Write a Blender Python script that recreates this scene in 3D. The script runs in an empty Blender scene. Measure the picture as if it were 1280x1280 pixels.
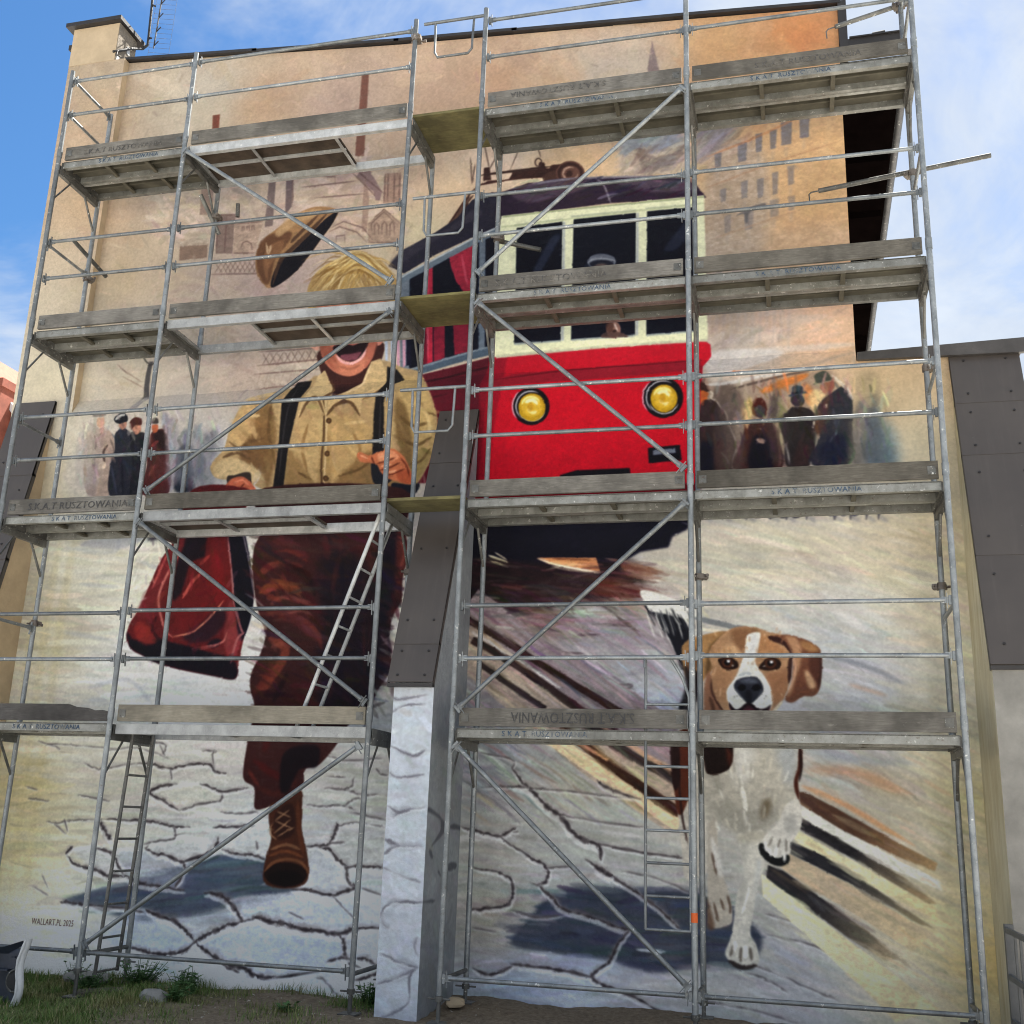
import bpy, math, random
import numpy as np
from mathutils import Vector, Matrix

rng = np.random.default_rng(7)
random.seed(7)
scene = bpy.context.scene
COL = scene.collection

# ------------------------------------------------------------------ camera
CAM = np.array([0.8258, -9.0181, 1.2416])
F_PX = 1391.24                                    # focal length for a 1280 pixel frame
R3 = np.array([[0.9691, 0.2444, 0.0341], [0.0340, -0.2692, 0.9625], [-0.2444, 0.9316, 0.2692]])
cam_data = bpy.data.cameras.new('camera')
cam_data.sensor_width = 36.0
cam_data.lens = F_PX / 1280 * 36.0
cam_data.clip_start = 0.1
cam_data.clip_end = 2000
cam = bpy.data.objects.new('camera', cam_data)
COL.objects.link(cam)
m = Matrix(((R3[0][0], R3[1][0], -R3[2][0]), (R3[0][1], R3[1][1], -R3[2][1]), (R3[0][2], R3[1][2], -R3[2][2])))
cam.matrix_world = Matrix.Translation(CAM) @ m.to_4x4()
scene.camera = cam

# ------------------------------------------------------------------ light
SUN = Vector((0.27, 0.46, 0.85)).normalized()     # towards the sun: behind the wall, from the right
elev = math.asin(SUN.z)
azim = math.atan2(SUN.x, SUN.y)
world = bpy.data.worlds.new('World')
scene.world = world
world.use_nodes = True
wn, wl = world.node_tree.nodes, world.node_tree.links
wn.clear()
w_out = wn.new('ShaderNodeOutputWorld')
w_bg = wn.new('ShaderNodeBackground')
w_bg.inputs['Strength'].default_value = 0.064
sky = wn.new('ShaderNodeTexSky')
sky.sky_type = 'NISHITA'
sky.sun_disc = False
sky.sun_elevation = elev
sky.sun_rotation = azim
sky.air_density = 1.0
sky.dust_density = 0.6
sky.ozone_density = 2.0
w_tc = wn.new('ShaderNodeTexCoord')
w_sep = wn.new('ShaderNodeSeparateXYZ')
wl.new(w_tc.outputs['Generated'], w_sep.inputs[0])
def wmath(op, a, b=None, c=None):
    n = wn.new('ShaderNodeMath'); n.operation = op
    for i, v in enumerate((a, b, c)):
        if v is None: continue
        if isinstance(v, (int, float)): n.inputs[i].default_value = v
        else: wl.new(v, n.inputs[i])
    return n.outputs[0]
den = wmath('ADD', wmath('MAXIMUM', w_sep.outputs[2], 0.0), 0.28)
w_cmb = wn.new('ShaderNodeCombineXYZ')
wl.new(wmath('DIVIDE', w_sep.outputs[0], den), w_cmb.inputs[0])
wl.new(wmath('DIVIDE', w_sep.outputs[1], den), w_cmb.inputs[1])
def wnoise(scale, detail, rough, dist=0.0):
    n = wn.new('ShaderNodeTexNoise')
    n.inputs['Scale'].default_value = scale
    n.inputs['Detail'].default_value = detail
    n.inputs['Roughness'].default_value = rough
    n.inputs['Distortion'].default_value = dist
    wl.new(w_cmb.outputs[0], n.inputs['Vector'])
    return n.outputs['Fac']
n1 = wnoise(1.7, 7, 0.62, 0.5)
n2 = wnoise(4.5, 6, 0.6, 0.8)
# thin white cloud spreads from the east (+x); unseen southern cloud added to neutralise the blue fill; only the north-west is clear, with haze low down
bank = wmath('ADD', wmath('MULTIPLY_ADD', w_sep.outputs[0], 1.0, 0.52), wmath('MULTIPLY', w_sep.outputs[1], -0.45))
bank = wmath('MINIMUM', wmath('MAXIMUM', bank, -0.3), 0.75)
low = wmath('MAXIMUM', wmath('MULTIPLY', wmath('SUBTRACT', 0.52, wmath('MAXIMUM', w_sep.outputs[2], 0.0)), 2.4), 0.0)
cl = wmath('ADD', wmath('MULTIPLY_ADD', n1, 2.8, -1.32), wmath('MULTIPLY', n2, 0.8))
cl = wmath('ADD', cl, wmath('MULTIPLY', wmath('ADD', bank, low), 0.9))
w_ramp = wn.new('ShaderNodeMapRange')
w_ramp.interpolation_type = 'SMOOTHSTEP'
w_ramp.inputs['From Min'].default_value = 0.12
w_ramp.inputs['From Max'].default_value = 0.92
wl.new(cl, w_ramp.inputs['Value'])
w_mix = wn.new('ShaderNodeMix'); w_mix.data_type = 'RGBA'
w_hsv = wn.new('ShaderNodeHueSaturation')
w_hsv.inputs['Saturation'].default_value = 1.3
w_hsv.inputs['Value'].default_value = 0.8
wl.new(sky.outputs[0], w_hsv.inputs['Color'])
w_cc = wn.new('ShaderNodeMix'); w_cc.data_type = 'RGBA'
wl.new(n2, w_cc.inputs['Factor'])
w_cc.inputs['A'].default_value = (2.3, 2.65, 3.25, 1)
w_cc.inputs['B'].default_value = (4.2, 4.5, 4.8, 1)
wl.new(wmath('MULTIPLY', w_ramp.outputs[0], 0.93), w_mix.inputs['Factor'])
wl.new(w_hsv.outputs[0], w_mix.inputs['A'])
wl.new(w_cc.outputs['Result'], w_mix.inputs['B'])
wl.new(w_mix.outputs['Result'], w_bg.inputs['Color'])
wl.new(w_bg.outputs[0], w_out.inputs['Surface'])

sun_data = bpy.data.lights.new('sun', 'SUN')
sun_data.energy = 5.0
sun_data.angle = math.radians(0.6)
sun_data.color = (1.0, 0.95, 0.86)
sun = bpy.data.objects.new('sun', sun_data)
COL.objects.link(sun)
sun.rotation_euler = SUN.to_track_quat('Z', 'Y').to_euler()
sun.location = (6, 4, 14)

vs = scene.view_settings
vs.view_transform = 'Standard'
vs.look = 'None'
vs.gamma = 1.0
vs.use_curve_mapping = False
vs.exposure = 1.85
scene.cycles.filter_width = 1.1
scene.render.film_transparent = False

# ------------------------------------------------------------------ object helpers
WPOS = {}
def link(o, parent=None, loc=(0, 0, 0)):
    COL.objects.link(o)
    loc = Vector(loc)
    if parent is not None:
        o.parent = parent
        o.location = loc - WPOS[parent.name]
    else:
        o.location = loc
    WPOS[o.name] = loc
    return o
def thing(name, label, cat, loc, group=None):
    o = bpy.data.objects.new(name, None)
    o.empty_display_size = 0.2
    link(o, None, loc)
    o['label'] = label; o['category'] = cat
    if group: o['group'] = group
    return o
def tag(o, label, cat, group=None):
    o['label'] = label; o['category'] = cat
    if group: o['group'] = group
    return o

class MB:
    def __init__(s): s.v = []; s.f = []; s.sm = []
    def add(s, vs_, fs, smooth=False):
        b = len(s.v); s.v += [tuple(map(float, q)) for q in vs_]
        s.f += [tuple(b + i for i in f) for f in fs]; s.sm += [smooth] * len(fs)
        return s
    def box(s, a, b):
        (x0, y0, z0), (x1, y1, z1) = a, b
        return s.add([(x0,y0,z0),(x1,y0,z0),(x1,y1,z0),(x0,y1,z0),(x0,y0,z1),(x1,y0,z1),(x1,y1,z1),(x0,y1,z1)],
                     [(0,3,2,1),(4,5,6,7),(0,1,5,4),(1,2,6,5),(2,3,7,6),(3,0,4,7)])
    def bar(s, p, q, w, h, up=(0, 0, 1)):
        p, q = Vector(p), Vector(q); d = (q - p).normalized()
        up = Vector(up)
        if abs(d.dot(up)) > 0.99: up = Vector((0, 1, 0))
        r = d.cross(up).normalized(); u = r.cross(d)
        vs_ = []
        for c in (p, q):
            for sx, sy in ((-1,-1),(1,-1),(1,1),(-1,1)):
                vs_.append(c + r*sx*w/2 + u*sy*h/2)
        return s.add(vs_, [(0,1,2,3),(7,6,5,4),(0,4,5,1),(1,5,6,2),(2,6,7,3),(3,7,4,0)])
    def tube(s, pts, r, n=10, caps=True):
        pts = [Vector(q) for q in pts]
        rs = r if isinstance(r, (list, tuple)) else [r] * len(pts)
        rings = []
        ref = None
        for i, c in enumerate(pts):
            a = pts[max(i-1, 0)]; b = pts[min(i+1, len(pts)-1)]
            d = (b - a)
            if d.length < 1e-9: d = Vector((0, 0, 1))
            d.normalize()
            if ref is None: ref = Vector((0, 0, 1)) if abs(d.z) < 0.9 else Vector((1, 0, 0))
            u = d.cross(ref).normalized(); w = u.cross(d).normalized(); ref = w if abs(d.dot(w)) < .5 else ref
            rings.append([c + rs[i]*(math.cos(t)*u + math.sin(t)*w) for t in (2*math.pi*k/n for k in range(n))])
        vs_ = [q for ring in rings for q in ring]
        fs = [(i*n+k, i*n+(k+1) % n, (i+1)*n+(k+1) % n, (i+1)*n+k) for i in range(len(pts)-1) for k in range(n)]
        s.add(vs_, [f[::-1] for f in fs], True)
        if caps:
            s.add(rings[0], [tuple(range(n))]); s.add(rings[-1], [tuple(range(n))[::-1]])
        return s
    def prism(s, poly, a, b, axis='y'):
        n = len(poly)
        if axis == 'y': vs_ = [(x, a, z) for x, z in poly] + [(x, b, z) for x, z in poly]
        elif axis == 'x': vs_ = [(a, y, z) for y, z in poly] + [(b, y, z) for y, z in poly]
        else: vs_ = [(x, y, a) for x, y in poly] + [(x, y, b) for x, y in poly]
        fs = [tuple(range(n)), tuple(range(2*n-1, n-1, -1))]
        fs += [(i, i+n, (i+1) % n + n, (i+1) % n) for i in range(n)]
        return s.add(vs_, fs)
    def mesh(s, name, mat=None):
        me = bpy.data.meshes.new(name)
        me.from_pydata(s.v, [], s.f)
        me.polygons.foreach_set('use_smooth', s.sm)
        if mat: me.materials.append(mat)
        import bmesh
        bm = bmesh.new(); bm.from_mesh(me)
        bmesh.ops.recalc_face_normals(bm, faces=bm.faces[:])
        bm.to_mesh(me); bm.free()
        me.update()
        return me
def put(name, me, parent=None, loc=(0, 0, 0), rot=None):
    o = bpy.data.objects.new(name, me)
    link(o, parent, loc)
    if rot: o.rotation_euler = rot
    return o
def obj(name, mb, mat, parent=None, loc=(0, 0, 0)):
    return put(name, mb.mesh(name, mat), parent, loc)
CACHE = {}
def shared(key, fn):
    if key not in CACHE: CACHE[key] = fn()
    return CACHE[key]

# ------------------------------------------------------------------ materials
class NT:
    def __init__(s, name):
        s.m = bpy.data.materials.new(name); s.m.use_nodes = True
        s.n, s.l = s.m.node_tree.nodes, s.m.node_tree.links
        s.b = s.n['Principled BSDF']
        s.tc = s.n.new('ShaderNodeTexCoord')
        s.oi = s.n.new('ShaderNodeObjectInfo')
        v = s.n.new('ShaderNodeVectorMath'); v.operation = 'MULTIPLY_ADD'
        c = s.n.new('ShaderNodeCombineXYZ')
        for i in range(3): s.l.new(s.oi.outputs['Random'], c.inputs[i])
        s.l.new(c.outputs[0], v.inputs[0]); v.inputs[1].default_value = (37, 53, 71)
        s.l.new(s.tc.outputs['Object'], v.inputs[2])
        s.co = v.outputs[0]
    def scaled(s, sc, src=None):
        v = s.n.new('ShaderNodeVectorMath'); v.operation = 'MULTIPLY'
        s.l.new(src or s.co, v.inputs[0]); v.inputs[1].default_value = sc
        return v.outputs[0]
    def noise(s, scale, detail=4, rough=0.55, vec=None, out='Fac', dist=0):
        n = s.n.new('ShaderNodeTexNoise'); n.inputs['Scale'].default_value = scale
        n.inputs['Detail'].default_value = detail; n.inputs['Roughness'].default_value = rough
        n.inputs['Distortion'].default_value = dist
        s.l.new(vec or s.co, n.inputs['Vector']); return n.outputs[out]
    def rng(s, fac, a, b, c=0., d=1.):
        n = s.n.new('ShaderNodeMapRange'); n.inputs['From Min'].default_value = a; n.inputs['From Max'].default_value = b
        n.inputs['To Min'].default_value = c; n.inputs['To Max'].default_value = d
        s.l.new(fac, n.inputs['Value']); return n.outputs[0]
    def mix(s, fac, a, b):
        n = s.n.new('ShaderNodeMix'); n.data_type = 'RGBA'
        for k, v in (('Factor', fac), ('A', a), ('B', b)):
            if isinstance(v, (tuple, list)): n.inputs[k].default_value = tuple(v) + ((1,) if len(v) == 3 else ())
            elif isinstance(v, (int, float)): n.inputs[k].default_value = v
            else: s.l.new(v, n.inputs[k])
        return n.outputs['Result']
    def math(s, op, a, b=0.):
        n = s.n.new('ShaderNodeMath'); n.operation = op
        for i, v in enumerate((a, b)):
            if isinstance(v, (int, float)): n.inputs[i].default_value = v
            else: s.l.new(v, n.inputs[i])
        return n.outputs[0]
    def out(s, color=None, rough=None, metal=None, bump=None, bdist=0.01, bstr=0.5, spec=None):
        for k, v in (('Base Color', color), ('Roughness', rough), ('Metallic', metal), ('Specular IOR Level', spec)):
            if v is None: continue
            if isinstance(v, (tuple, list)): s.b.inputs[k].default_value = tuple(v) + ((1,) if len(v) == 3 else ())
            elif isinstance(v, (int, float)): s.b.inputs[k].default_value = v
            else: s.l.new(v, s.b.inputs[k])
        if bump is not None:
            n = s.n.new('ShaderNodeBump'); n.inputs['Strength'].default_value = bstr; n.inputs['Distance'].default_value = bdist
            s.l.new(bump, n.inputs['Height']); s.l.new(n.outputs[0], s.b.inputs['Normal'])
        return s.m

def mat_galv(name, base, dark, rust=0.06, metal=0.55, rough=0.48, splat=0.63):
    t = NT(name)
    big = t.noise(9, 5, 0.6); fine = t.noise(70, 3, 0.6)
    c = t.mix(t.rng(big, 0.35, 0.68), dark, base)
    c = t.mix(t.rng(fine, 0.3, 0.75, 0, 0.35), c, tuple(x*1.25 for x in base))
    c = t.mix(t.rng(t.noise(23, 5, 0.7), splat-.01, splat+0.03, 0, 0.9), c, (0.60, 0.60, 0.57))    # plaster and paint spatter
    c = t.mix(t.rng(t.noise(31, 4, 0.7), 0.60, 0.72, 0, rust*9), c, (0.085, 0.05, 0.03))
    c = t.mix(t.rng(t.noise(3.5, 5, 0.7, t.scaled((1, 1, .5))), 0.50, 0.70, 0, 0.65), c, tuple(x*0.55 for x in dark))   # old grime
    hv = t.n.new('ShaderNodeHueSaturation'); t.l.new(c, hv.inputs['Color'])
    t.l.new(t.rng(t.oi.outputs['Random'], 0, 1, .70, 1.30), hv.inputs['Value'])
    return t.out(hv.outputs[0], t.rng(fine, 0.3, 0.7, rough-0.1, rough+0.15), metal, fine, 0.002, 0.25)
def mat_wood(name, base, dark, axis=(1.2, 14, 14), splat=0.70):
    t = NT(name)
    g = t.noise(9, 6, 0.65, t.scaled(axis), dist=0.4)
    c = t.mix(t.rng(g, 0.3, 0.7), dark, base)
    c = t.mix(t.rng(t.noise(3, 5, 0.7), 0.35, 0.75, 0, 0.55), c, tuple(x*0.6 for x in dark))
    c = t.mix(t.rng(t.noise(16, 5, 0.75), splat, splat+0.04, 0, 0.8), c, (0.55, 0.54, 0.50))
    c = t.mix(t.rng(t.noise(1.7, 4, 0.7), 0.42, 0.62, 0, 0.75), c, tuple(x*0.45 for x in dark))      # damp, dark stretches
    c = t.mix(t.rng(t.noise(7, 6, 0.8, t.scaled((.5, 3, 3))), 0.60, 0.72, 0, 0.5), c, tuple(min(1, x*1.55) for x in base))
    hv = t.n.new('ShaderNodeHueSaturation'); t.l.new(c, hv.inputs['Color'])
    t.l.new(t.rng(t.oi.outputs['Random'], 0, 1, .72, 1.35), hv.inputs['Value']); t.l.new(t.rng(t.oi.outputs['Random'], 0, 1, 1.5, .7), hv.inputs['Saturation'])
    return t.out(hv.outputs[0], 0.85, 0, g, 0.008, 0.7)
def mat_flat(name, base, var=0.25, scale=6, rough=0.7, metal=0., bump=0.3, bd=0.004, spec=0.4):
    t = NT(name)
    a = t.noise(scale, 6, 0.62); b = t.noise(scale*7, 4, 0.6)
    c = t.mix(t.rng(a, 0.3, 0.7), tuple(x*(1-var) for x in base), tuple(min(1, x*(1+var)) for x in base))
    c = t.mix(t.rng(b, 0.3, 0.75, 0, 0.3), c, tuple(x*0.75 for x in base))
    return t.out(c, rough, metal, b, bd, bump, spec)

M_STEEL = mat_galv('galvanised_steel', (0.27, 0.29, 0.30), (0.15, 0.165, 0.175))
M_STEEL_OLD = mat_galv('weathered_galvanised_steel', (0.16, 0.16, 0.15), (0.07, 0.07, 0.066), 0.1, 0.4)
M_ALU = mat_galv('pale_aluminium', (0.46, 0.47, 0.47), (0.28, 0.29, 0.29), 0.02, 0.35)
M_DECKRAIL = mat_galv('deck_rail_steel', (0.27, 0.275, 0.26), (0.15, 0.15, 0.135), 0.08, 0.35)
M_DECK = mat_flat('dirty_deck_sheet', (0.085, 0.078, 0.058), 0.35, 5, 0.8, 0.1)
M_PLY = mat_flat('stained_deck_plywood', (0.060, 0.043, 0.031), 0.5, 6, 0.85)
M_TOE = mat_wood('weathered_grey_board', (0.205, 0.195, 0.175), (0.10, 0.092, 0.080))
M_TOE2 = mat_wood('paler_planed_board', (0.34, 0.31, 0.25), (0.20, 0.18, 0.14))
M_YEL = mat_wood('yellow_formwork_face', (0.19, 0.17, 0.055), (0.10, 0.085, 0.028), (1.0, 7, 7), 0.74)
def mat_ink(name, ink, ground, lo, hi):
    t = NT(name)
    n = t.noise(34, 5, 0.75); n2 = t.noise(7, 3, 0.6)
    f = t.rng(t.math('ADD', t.math('MULTIPLY', n, .6), t.math('MULTIPLY', n2, .4)), lo, hi)
    return t.out(t.mix(f, ink, ground), 0.9)
M_INK = mat_ink('worn_stencil_ink', (0.06, 0.06, 0.063), (0.15, 0.14, 0.125), .44, .58)
M_INK2 = mat_ink('stencil_ink', (0.05, 0.05, 0.053), (0.15, 0.14, 0.125), .52, .66)
M_INKB = mat_ink('worn_blue_stamp', (0.03, 0.065, 0.12), (0.21, 0.215, 0.205), .47, .60)
M_ORANGE = mat_flat('orange_tape', (0.75, 0.13, 0.02), 0.1, 10, 0.5)
def mat_clad():
    t = NT('brown_coated_sheet')
    st = t.noise(3.2, 5, 0.65, t.scaled((6, .5, .35))); b = t.noise(1.4, 4, .6); f = t.noise(55, 3, .6)
    c = t.mix(t.rng(b, .3, .7), (.052, .044, .041), (.074, .064, .059))
    c = t.mix(t.rng(st, .52, .75, 0, .22), c, (.11, .098, .09))
    c = t.mix(t.rng(t.noise(14, 5, .8), .70, .74, 0, .6), c, (.30, .29, .27))
    return t.out(c, t.rng(b, .3, .7, .42, .6), 0, t.math('ADD', b, t.math('MULTIPLY', f, .06)), .012, .25)
M_CLAD = mat_clad()
M_DARKMETAL = mat_flat('dark_flashing', (0.028, 0.026, 0.027), 0.3, 4, 0.5)
M_SOFFIT = mat_flat('near_black_soffit', (0.003, 0.002, 0.002), 0.4, 4, 0.95, 0, .1, .004, 0.0)  # shade under the eave put into the near-black base colour
M_SCREW = mat_flat('screw_head', (0.02, 0.018, 0.018), 0.1, 30, 0.5)
M_CONC = mat_flat('grey_cement_render', (0.24, 0.235, 0.22), 0.3, 2.5, 0.92, 0, 0.6, 0.01)
M_PLAST = mat_flat('beige_plaster', (0.47, 0.37, 0.25), 0.14, 3, 0.92, 0, 0.6, 0.008)
M_CHIMSIDE = mat_flat('rough_grey_plaster', (0.22, 0.19, 0.155), 0.35, 7, 0.95, 0, 0.9, 0.02)
M_BLACKPLASTIC = mat_flat('black_cable', (0.02, 0.02, 0.022), 0.2, 8, 0.5)
# ------------------------------------------------------------------ the painting: flat print, generated on an image
# The mural is drawn by coordinates measured on a frontal survey frame and carried to wall metres (x, z).
WALL_Y, UP_Y, LEDGE0, LEDGE1, PIL_X = 1.05, 1.145, 5.48, 5.65, -6.93
def ray(px):
    px = np.asarray(px, float)
    q = np.stack([(px[:, 0]-640)/F_PX, -(px[:, 1]-640)/F_PX, np.ones(len(px))], 1)
    return q @ R3
def hit_y(px, y):
    d = ray(px); t = ((y if np.isscalar(y) else np.asarray(y)) - CAM[1]) / d[:, 1]
    return CAM[0] + t*d[:, 0], CAM[2] + t*d[:, 2]
def to_wall(px):
    x, z = hit_y(px, WALL_Y)
    x2, z2 = hit_y(px, UP_Y)
    f = np.clip((z - LEDGE0) / (LEDGE1 - LEDGE0), 0, 1)
    f = np.where(x < PIL_X, 0, f)
    return x*(1-f) + x2*f, z*(1-f) + z2*f
def to_front(px):  return hit_y(px, 0.08)
def to_side(px):                                   # right-hand face of the middle buttress, plane x = -2.19
    d = ray(px); t = (-2.19 - CAM[0]) / d[:, 0]
    return CAM[1] + t*d[:, 1], CAM[2] + t*d[:, 2]

def vnoise(h, w, cell, seed, octaves=1, aspect=1.0):
    r = np.random.default_rng(seed); out = np.zeros((h, w), np.float32); amp, tot = 1.0, 0.0
    for o in range(octaves):
        c = max(cell / 2**o, 1.0); cx = c*aspect
        gh, gw = int(h/c)+3, int(w/cx)+3
        g = r.random((gh, gw)).astype(np.float32)
        yy = np.arange(h)/c; xx = np.arange(w)/cx
        yi = yy.astype(int); xi = xx.astype(int)
        fy = (yy-yi).astype(np.float32); fx = (xx-xi).astype(np.float32)
        fy = fy*fy*(3-2*fy); fx = fx*fx*(3-2*fx)
        rows = g[yi]*(1-fy)[:, None] + g[yi+1]*fy[:, None]
        out += amp*(rows[:, xi]*(1-fx) + rows[:, xi+1]*fx)
        tot += amp; amp *= 0.55
    return out/tot - 0.5
def boxblur(a, r):
    if r < 1: return a
    for ax in (0, 1):
        p = [(0, 0), (0, 0)]; p[ax] = (r+1, r)
        c = np.cumsum(np.pad(a, p, mode='edge'), axis=ax, dtype=np.float64)
        a = ((c[2*r+1:] - c[:-2*r-1]) if ax == 0 else (c[:, 2*r+1:] - c[:, :-2*r-1])) / (2*r+1)
    return a.astype(np.float32)
def cat(pts, closed=True, sub=5):
    p = np.asarray(pts, float); n = len(p)
    if closed: q = np.vstack([p[-1], p, p[0], p[1]])
    else: q = np.vstack([2*p[0]-p[1], p, 2*p[-1]-p[-2]])
    t = (np.arange(sub)/sub)[:, None]; out = []
    for i in range(1, len(q)-2):
        a, b, c, d = q[i-1], q[i], q[i+1], q[i+2]
        out.append(0.5*((2*b) + (c-a)*t + (2*a-5*b+4*c-d)*t*t + (3*b-a-3*c+d)*t**3))
    if not closed: out.append(p[-1:])
    return np.vstack(out)
def dens(pts, step=14):
    p = np.asarray(pts, float); out = []
    for a, b in zip(p, np.roll(p, -1, 0)):
        n = max(1, int(np.hypot(*(b-a))/step))
        out.append(a + (b-a)*(np.arange(n)/n)[:, None])
    return np.vstack(out)
def tr(ox, oy, s, pts): return [(ox + x/s, oy + y/s) for x, y in pts]

class Canvas:
    def __init__(s, a0, a1, z0, z1, S, fmap, base=(0.5, 0.5, 0.5)):
        s.a0, s.z1, s.S, s.fmap = a0, z1, S, fmap
        s.a1, s.z0 = a1, z0
        s.W, s.H = int((a1-a0)*S), int((z1-z0)*S)
        s.img = np.empty((s.H, s.W, 3), np.float32); s.img[:] = base
        s.grain = [vnoise(256, 256, 6, 50+i, 3, 1.8) for i in range(3)]
        s.k = 0
    def tx(s, px):
        a, z = s.fmap(np.asarray(px, float))
        return np.stack([(a - s.a0)*s.S, (s.z1 - z)*s.S], 1)
    def raster(s, q, pad):
        x0 = max(int(q[:, 0].min())-pad, 0); x1 = min(int(q[:, 0].max())+pad+2, s.W)
        y0 = max(int(q[:, 1].min())-pad, 0); y1 = min(int(q[:, 1].max())+pad+2, s.H)
        if x1 <= x0 or y1 <= y0: return None
        w, h = x1-x0, y1-y0
        acc = np.zeros((h, w), np.float32)
        # one crossing test per half row, coverage along x: antialiased scan conversion
        for so in (0.25, 0.75):
            for sx in (0.25, 0.75):
                ins = np.zeros((h, w), bool)
                xs = np.arange(x0, x1) + sx
                for (ax, ay), (bx, by) in zip(q, np.roll(q, -1, 0)):
                    if ay == by: continue
                    lo, hi = (ay, by) if ay < by else (by, ay)
                    r0 = max(int(math.ceil(lo - so)), y0); r1 = min(int(math.ceil(hi - so)), y1)
                    if r1 <= r0: continue
                    yy = np.arange(r0, r1) + so
                    xi = ax + (yy-ay)*(bx-ax)/(by-ay)
                    ins[r0-y0:r1-y0] ^= xs[None, :] > xi[:, None]
                acc += ins
        return x0, x1, y0, y1, acc*0.25
    def lay(s, reg, col, op, soft, tex, grad=None, streak=None):
        x0, x1, y0, y1, mk = reg
        if soft > 0:
            r = max(1, int(round(soft*0.75))); mk = boxblur(boxblur(mk, r), r)
        s.k += 1
        h, w = mk.shape
        if tex:
            g = s.grain[s.k % 3]; oy, ox = (s.k*37) % 256, (s.k*91) % 256
            g = g[np.ix_((np.arange(h)+oy) % 256, (np.arange(w)+ox) % 256)]
            c = np.array(col, np.float32)/255.0
            if grad is not None:
                c2 = np.array(grad[0], np.float32)/255.0
                (ga, gb) = s.tx([grad[1], grad[2]])
                d = gb-ga; L = max(d @ d, 1e-6)
                yy, xx = np.mgrid[y0:y1, x0:x1]
                t = np.clip(((xx-ga[0])*d[0] + (yy-ga[1])*d[1])/L, 0, 1)[..., None].astype(np.float32)
                c = c*(1-t) + c2*t
            c = c*(1 + 2.0*tex*g[..., None]) if grad is not None else c[None, None]*(1 + 2.0*tex*g[..., None])
            mk = mk*np.clip(op*(1 + 0.9*tex*g*2), 0, 1)
        else:
            c = np.array(col, np.float32)/255.0; mk = mk*op
        v = s.img[y0:y1, x0:x1]
        v += (c - v)*mk[..., None]
    def poly(s, pts, col, soft=1.0, op=1.0, smooth=True, tex=0.07, grad=None):
        p = cat(pts) if smooth else dens(pts)
        q = s.tx(p)
        reg = s.raster(q, int(soft*2)+3)
        if reg: s.lay(reg, col, op, soft, tex, grad)
    def stroke(s, pts, w, col, op=1.0, soft=0.7, taper=1, smooth=True, tex=0.07, wob=0.0):
        p = cat(pts, False, 6) if (smooth and len(pts) > 2) else np.asarray(pts, float)
        if len(p) == 2: p = p[0] + (p[1]-p[0])*np.linspace(0, 1, 6)[:, None]
        d = np.gradient(p, axis=0); n = np.stack([-d[:, 1], d[:, 0]], 1)
        n /= np.maximum(np.hypot(n[:, 0], n[:, 1]), 1e-6)[:, None]
        t = np.linspace(0, 1, len(p))
        if taper == 1: ww = w*np.clip(np.minimum(t, 1-t)*5+0.25, 0, 1)
        elif taper == 2: ww = w*(1-t*0.85)
        else: ww = np.full(len(p), float(w))
        if wob: g_ = np.random.default_rng(s.k).random(len(p)//4+3); ww = ww*(1 + wob*2.2*(np.interp(np.arange(len(p))/4, np.arange(len(g_)), g_)-0.5)*2)
        q = s.tx(np.vstack([p + n*ww[:, None]/2, (p - n*ww[:, None]/2)[::-1]]))
        reg = s.raster(q, int(soft*2)+3)
        if reg: s.lay(reg, col, op, soft, tex)
    def ell(s, c, rx, ry, col, soft=0.8, op=1.0, rot=0.0, tex=0.06):
        t = np.linspace(0, 2*math.pi, 28, endpoint=False); ca, sa = math.cos(rot), math.sin(rot)
        x, y = rx*np.cos(t), ry*np.sin(t)
        s.poly(np.stack([c[0]+x*ca-y*sa, c[1]+x*sa+y*ca], 1), col, soft, op, False, tex)
    def ring(s, c, rx, ry, w, col, a0=0., a1=360., soft=0.6, op=1.0):
        t = np.radians(np.linspace(a0, a1, 24))
        s.stroke([(c[0]+rx*math.cos(k), c[1]+ry*math.sin(k)) for k in t], w, col, op, soft, 1 if a1-a0 < 350 else 0)
    def field(s, ctrl, power=2.6, div=14):
        P_ = s.tx([c[:2] for c in ctrl]); C_ = np.array([c[2] for c in ctrl], np.float32)/255.0
        gh, gw = s.H//div+2, s.W//div+2
        yy, xx = np.mgrid[0:gh, 0:gw]*float(div)
        wsum = np.zeros((gh, gw)); acc = np.zeros((gh, gw, 3))
        for (px_, py_), c in zip(P_, C_):
            wt = 1.0/((xx-px_)**2 + ((yy-py_)*1.15)**2 + 900.0)**(power/2)
            wsum += wt; acc += wt[..., None]*c
        acc /= wsum[..., None]
        ys = np.arange(s.H)/div; xs = np.arange(s.W)/div
        yi, xi = ys.astype(int), xs.astype(int); fy, fx = (ys-yi)[:, None, None], (xs-xi)[None, :, None]
        rows = acc[yi]*(1-fy) + acc[yi+1]*fy
        s.img[:] = rows[:, xi]*(1-fx) + rows[:, xi+1]*fx
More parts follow.
